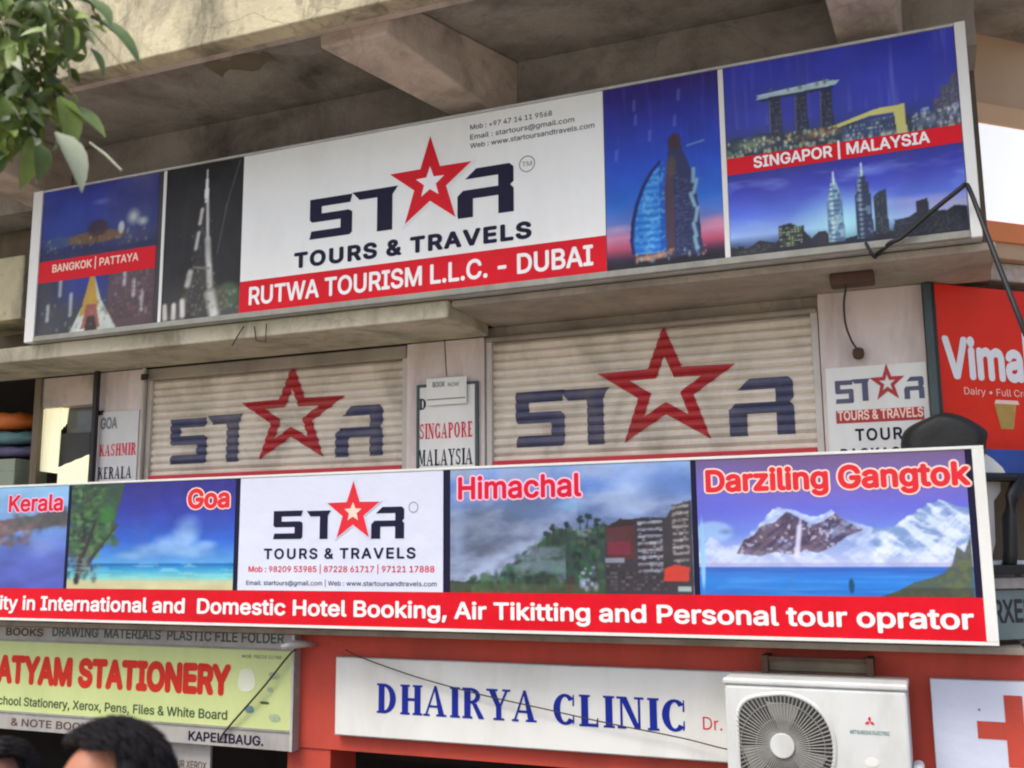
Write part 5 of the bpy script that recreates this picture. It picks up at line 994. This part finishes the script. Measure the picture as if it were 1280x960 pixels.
for (u, v, u2, v2, y, k, s) in ((70, 165, 112, 216, -3.6, 2, 1.1), (60, 135, 128, 140, -3.45, 0, 1.0), (20, 130, 22, 190, -3.55, 0, 1.0), (40, 170, 36, 228, -3.55, 0, 1.0), (112, 22, 168, 44, -3.4, 1, 1.0), (92, 45, 112, 62, -3.45, 1, .8), (30, 130, 45, 180, -3.5, 3, 1.1), (5, 120, 8, 170, -3.6, 0, 1.0), (50, 180, 55, 225, -3.58, 3, 1.0), (75, 120, 100, 180, -3.5, 0, .9), (112, 60, 150, 100, -3.5, 1, .5), (100, 0, 140, 12, -3.5, 3, 1.2), (90, 10, 95, 60, -3.5, 3, 1.3)):
    a, b = lp(u, v, y), lp(u2, v2, y); put_leaf(a, (b-a).normalized(), k, s*(b-a).length/.11, .2)
MB().tube([lp(112, 178, -3.5), lp(132, 193, -3.5), lp(152, 213, -3.5)], [.002, .0035, .0025], 5).build('twig', M['leafp'], tr)
MB().tube([lp(105, 28, -3.5), lp(130, 56, -3.5), lp(158, 87, -3.5)], [.0025, .0022, .0015], 5).build('twig', M['twig'], tr)

# ================================================================ PEOPLE
def person(label, head, yaw, H, skin, shirt, seed):
    """standing adult; head = position of the crown"""
    rnd = random.Random(seed)
    pr = thing('person', label, 'person', (head.x, head.y, 0)); pr.rotation_euler = (0, 0, 0)
    rot = Matrix.Rotation(yaw, 4, 'Z')
    def w(x, y, z): q = rot@Vector((x, y, z)); return q
    s = H/1.7
    J = {'pel': (0, 0, .95), 'waist': (0, .0, 1.1), 'chest': (0, .0, 1.3), 'neckb': (0, .01, 1.43), 'neck': (0, 0, 1.5), 'skull': (0, -.01, 1.58),
         'sl': (.17, .01, 1.39), 'el': (.22, .03, 1.12), 'wl': (.23, -.04, .87), 'sr': (-.17, .01, 1.39), 'er': (-.22, .03, 1.12), 'wr': (-.23, -.04, .87),
         'hl': (.09, 0, .9), 'kl': (.1, -.01, .5), 'al': (.1, .02, .09), 'tl': (.11, -.15, .04), 'hr': (-.09, 0, .9), 'kr': (-.1, -.01, .5), 'ar': (-.1, .02, .09), 'tr': (-.11, -.15, .04)}
    Rr = {'pel': (.15, .11), 'waist': (.14, .1), 'chest': (.16, .11), 'neckb': (.07, .07), 'neck': (.055, .058), 'skull': (.06, .07), 'sl': (.06, .06), 'el': (.042, .042), 'wl': (.028, .028), 'sr': (.06, .06), 'er': (.042, .042), 'wr': (.028, .028),
          'hl': (.088, .088), 'kl': (.058, .058), 'al': (.04, .04), 'tl': (.035, .035), 'hr': (.088, .088), 'kr': (.058, .058), 'ar': (.04, .04), 'tr': (.035, .035)}
    def loft(bm, rows, n=20):
        """closed elliptical loft through (centre, rx, ry) rows; rounded ends"""
        (c0, a0, b0), (c1, a1, b1) = rows[0], rows[-1]
        d0 = (Vector(c0)-Vector(rows[1][0])).normalized()*min(a0, b0)*.6; d1 = (Vector(c1)-Vector(rows[-2][0])).normalized()*min(a1, b1)*.6
        rows = [(Vector(c0)+d0, a0*.5, b0*.5)]+list(rows)+[(Vector(c1)+d1, a1*.5, b1*.5)]; rg = []
        for k, (c, a, b) in enumerate(rows):
            t = (Vector(rows[min(k+1, len(rows)-1)][0])-Vector(rows[max(k-1, 0)][0])).normalized()
            u = Vector((1, 0, 0)); u = (u-t*u.dot(t)).normalized(); v = t.cross(u)
            rg.append([bm.verts.new(rot@((Vector(c)+u*a*math.cos(2*math.pi*q/n)+v*b*math.sin(2*math.pi*q/n))*s)) for q in range(n)])
        for k in range(len(rg)-1):
            for q in range(n): bm.faces.new([rg[k][q], rg[k][(q+1) % n], rg[k+1][(q+1) % n], rg[k+1][q]])
        bm.faces.new(rg[0][::-1]); bm.faces.new(rg[-1])
    def chain(bm, names, g=0):
        loft(bm, [(J[n_], Rr[n_][0]+g, Rr[n_][1]+g) for n_ in names])
    TORSO = [((0, 0, .86), .15, .1), ((0, .005, .95), .165, .11), ((0, 0, 1.1), .14, .095), ((0, .005, 1.25), .165, .112), ((0, .01, 1.36), .17, .1), ((0, .012, 1.42), .11, .075), ((0, .01, 1.455), .065, .062)]
    def finish(bm, vox, name, mt, it=3):
        bmesh.ops.recalc_face_normals(bm, faces=bm.faces[:]); me = bpy.data.meshes.new(name); bm.to_mesh(me); bm.free()
        o = bpy.data.objects.new('tmp', me); COL.objects.link(o); rm = o.modifiers.new('r', 'REMESH'); rm.mode = 'VOXEL'; rm.voxel_size = vox
        sm = o.modifiers.new('s', 'SMOOTH'); sm.factor = .5; sm.iterations = it
        fin = bpy.data.meshes.new_from_object(o.evaluated_get(bpy.context.evaluated_depsgraph_get())); bpy.data.objects.remove(o)
        fin.materials.clear(); fin.materials.append(M[mt]); fin.shade_smooth(); fin.name = name
        o = bpy.data.objects.new(name, fin); COL.objects.link(o); o.parent = pr; return o
    J.update(nl=(0, .005, 1.42), nh=(0, -.005, 1.56), shl=(.1, .01, 1.38), shr=(-.1, .01, 1.38)); Rr.update(nl=(.06, .06), nh=(.055, .058), shl=(.06, .06), shr=(.06, .06))
    bm = bmesh.new(); loft(bm, TORSO); chain(bm, ('nl', 'neck', 'nh'))
    for q in 'lr':
        sg = 1 if q == 'l' else -1
        chain(bm, ('sh'+q, 's'+q, 'e'+q, 'w'+q)); chain(bm, ('h'+q, 'k'+q, 'a'+q)); loft(bm, [((sg*.1, .05, .045), .035, .035), ((sg*.105, -.04, .035), .04, .03), ((sg*.11, -.15, .028), .042, .024)])
        bx = sg*.232
        loft(bm, [((bx, -.04, .88), .026, .028), ((bx, -.055, .83), .018, .04), ((bx, -.06, .785), .016, .04)])
        for dx, L_ in ((-.03, .07), (-.0105, .082), (.0095, .076), (.029, .058)):       # four unequal fingers, slightly curled
            loft(bm, [((bx, -.055+dx*.9, .80), .0105, .0105), ((bx, -.06+dx, .77), .01, .01), ((bx-sg*.004, -.062+dx, .77-L_*.5), .0092, .0092), ((bx-sg*.016, -.066+dx, .775-L_), .0078, .0078)], 10)
        loft(bm, [((bx, -.075, .835), .014, .014), ((bx-sg*.01, -.108, .8), .0115, .0115), ((bx-sg*.018, -.115, .765), .0095, .0095)], 10)   # thumb from the side of the palm
    # head: a sculpted ellipsoid, chin, nose, brow and ears
    n, m_ = 40, 28; hc = Vector((0, -.012, 1.592)); hv = []
    for j in range(m_+1):
        th = math.pi*j/m_
        for i in range(n):
            ph = 2*math.pi*i/n; x = math.sin(th)*math.cos(ph); y = math.sin(th)*math.sin(ph); z = math.cos(th)
            X = .076*x; Y = .096*y; Z = .112*z
            if z < 0: X *= 1-.32*z*z*1.2; Y = Y*(1-.2*z*z) - (.012*(-z) if y < 0 else -.0)
            if y < -.3:
                Y -= .03*math.exp(-((x/.16)**2+((z+.12)/.13)**2))      # nose
                Y -= .006*math.exp(-((x/.5)**2+((z-.14)/.08)**2))      # brow
                Y += .010*math.exp(-(((abs(x)-.38)/.15)**2+((z-.02)/.09)**2))  # eye sockets
                Y -= .008*math.exp(-((x/.28)**2+((z+.5)/.05)**2))-.004*math.exp(-((x/.3)**2+((z+.56)/.02)**2))  # lips
                Y -= .010*math.exp(-((x/.25)**2+((z+.85)/.12)**2))     # chin
            if abs(x) > .85: X += math.copysign(.012*math.exp(-(((y-.05)/.16)**2+(z/.24)**2)), x)
            hv.append(rot@((hc+Vector((X, Y, Z)))*s))
    bb = [bm.verts.new(v) for v in hv]
    for j in range(m_):
        for i in range(n):
            try: bm.faces.new([bb[j*n+i], bb[j*n+(i+1) % n], bb[(j+1)*n+(i+1) % n], bb[(j+1)*n+i]])
            except ValueError: pass
    bmesh.ops.remove_doubles(bm, verts=bm.verts[:], dist=1e-5)
    o = finish(bm, .006, 'body', skin)
    bm = bmesh.new(); loft(bm, [(c, a+.016, b+.018) for c, a, b in TORSO[:-1]])
    for q in 'lr': chain(bm, ('sh'+q, 's'+q, 'e'+q), .016)
    finish(bm, .01, 'shirt', shirt)
    bm = bmesh.new(); loft(bm, [((0, 0, .8), .15, .11), ((0, .005, .95), .178, .122), ((0, 0, 1.02), .165, .112)])
    for q in 'lr': chain(bm, ('h'+q, 'k'+q, 'a'+q), .02)
    finish(bm, .01, 'trousers', 'trouser')
    for sg in (1, -1):
        ee = MB(); ec = (hc+Vector((sg*.031, -.086, .004)))*s
        ee.v = []; k = 10
        for j in range(k+1):
            for i in range(k): th, ph = math.pi*j/k, 2*math.pi*i/k; ee.v.append(rot@(ec+.0125*Vector((math.sin(th)*math.cos(ph), math.sin(th)*math.sin(ph)*.8, math.cos(th)))))
        ee.f = [(j*k+i, j*k+(i+1) % k, (j+1)*k+(i+1) % k, (j+1)*k+i) for j in range(k) for i in range(k)]
        ee.v = [v+Vector((head.x, head.y, 0)) for v in ee.v]; eo = ee.build('eye', M['eye'], pr, smooth=True)
        ir = MB(); ir.v = [rot@(ec+Vector((.006*math.cos(2*math.pi*i/12), -.0108, .006*math.sin(2*math.pi*i/12))))+Vector((head.x, head.y, 0)) for i in range(12)]; ir.f = [tuple(range(12))]; ir.build('iris', M['iris'], eo)
    # hair: a dense coat of tapered locks swept over the scalp
    hb = MB(); off = Vector((head.x, head.y, 0))
    cap_ = []; n, m_ = 36, 14
    for j in range(m_+1):
        th = math.pi*.60*j/m_
        for i in range(n):
            ph = 2*math.pi*i/n; x = math.sin(th)*math.cos(ph); y = math.sin(th)*math.sin(ph); z = math.cos(th)
            k = 1.13+.02*math.sin(5*ph+3*th)
            if y < -.08 and z < .80: k = .86        # the forehead stays bare
            cap_.append(rot@((hc+Vector((.080*x*k, .100*y*k, .116*z*k)))*s)+off)
    hb.v = cap_; hb.f = [(j*n+i, j*n+(i+1) % n, (j+1)*n+(i+1) % n, (j+1)*n+i) for j in range(m_) for i in range(n)]
    ho = hb.build('hair', M['hair'], pr, smooth=True)
    lk = MB()
    for q in range(5200):
        th = math.acos(1-rnd.random()*1.12); ph = rnd.uniform(0, 2*math.pi)
        x, y, z = math.sin(th)*math.cos(ph), math.sin(th)*math.sin(ph), math.cos(th)
        if y < -.08 and z < .80: continue
        P0 = Vector((.098*x, .114*y, .128*z)); nrm = Vector((x, y, z)); flow = Vector((.6+.5*rnd.random(), .25+rnd.uniform(-.2, .2), -.1)) if (y < .25 and z > .3) else Vector((.3+.3*rnd.random(), .1+rnd.uniform(-.15, .15), -1.0))
        flow = (flow-nrm*flow.dot(nrm)).normalized()
        if z > .8 and rnd.random() < .25: flow = -flow
        L_ = rnd.uniform(.035, .06); lift = rnd.uniform(.004, .017)
        pts = [P0, P0+flow*L_*.4+nrm*lift, P0+flow*L_*.8+nrm*lift*.9, P0+flow*L_*1.15+nrm*lift*rnd.uniform(-.1, .6)]
        lk.tube([rot@((hc+p_)*s)+off for p_ in pts], [.0013, .0014, .0011, .0003], 3)
    lk.build('hair_locks', M['hair'], pr, smooth=True)
    return pr
hd = lp(148, 893, -3.83)
person('person with thick black hair and bare forehead in front of the stationery sign', Vector((hd.x, hd.y, 0)), R(-30), hd.z-.04, 'skin', 'shirt', 3)
hd2 = lp(4, 922, -3.3)
person('person half cut off by the left frame edge, dark hair, lower than the other', Vector((hd2.x, hd2.y, 0)), R(20), hd2.z-.03, 'skin2', 'shirt2', 5)
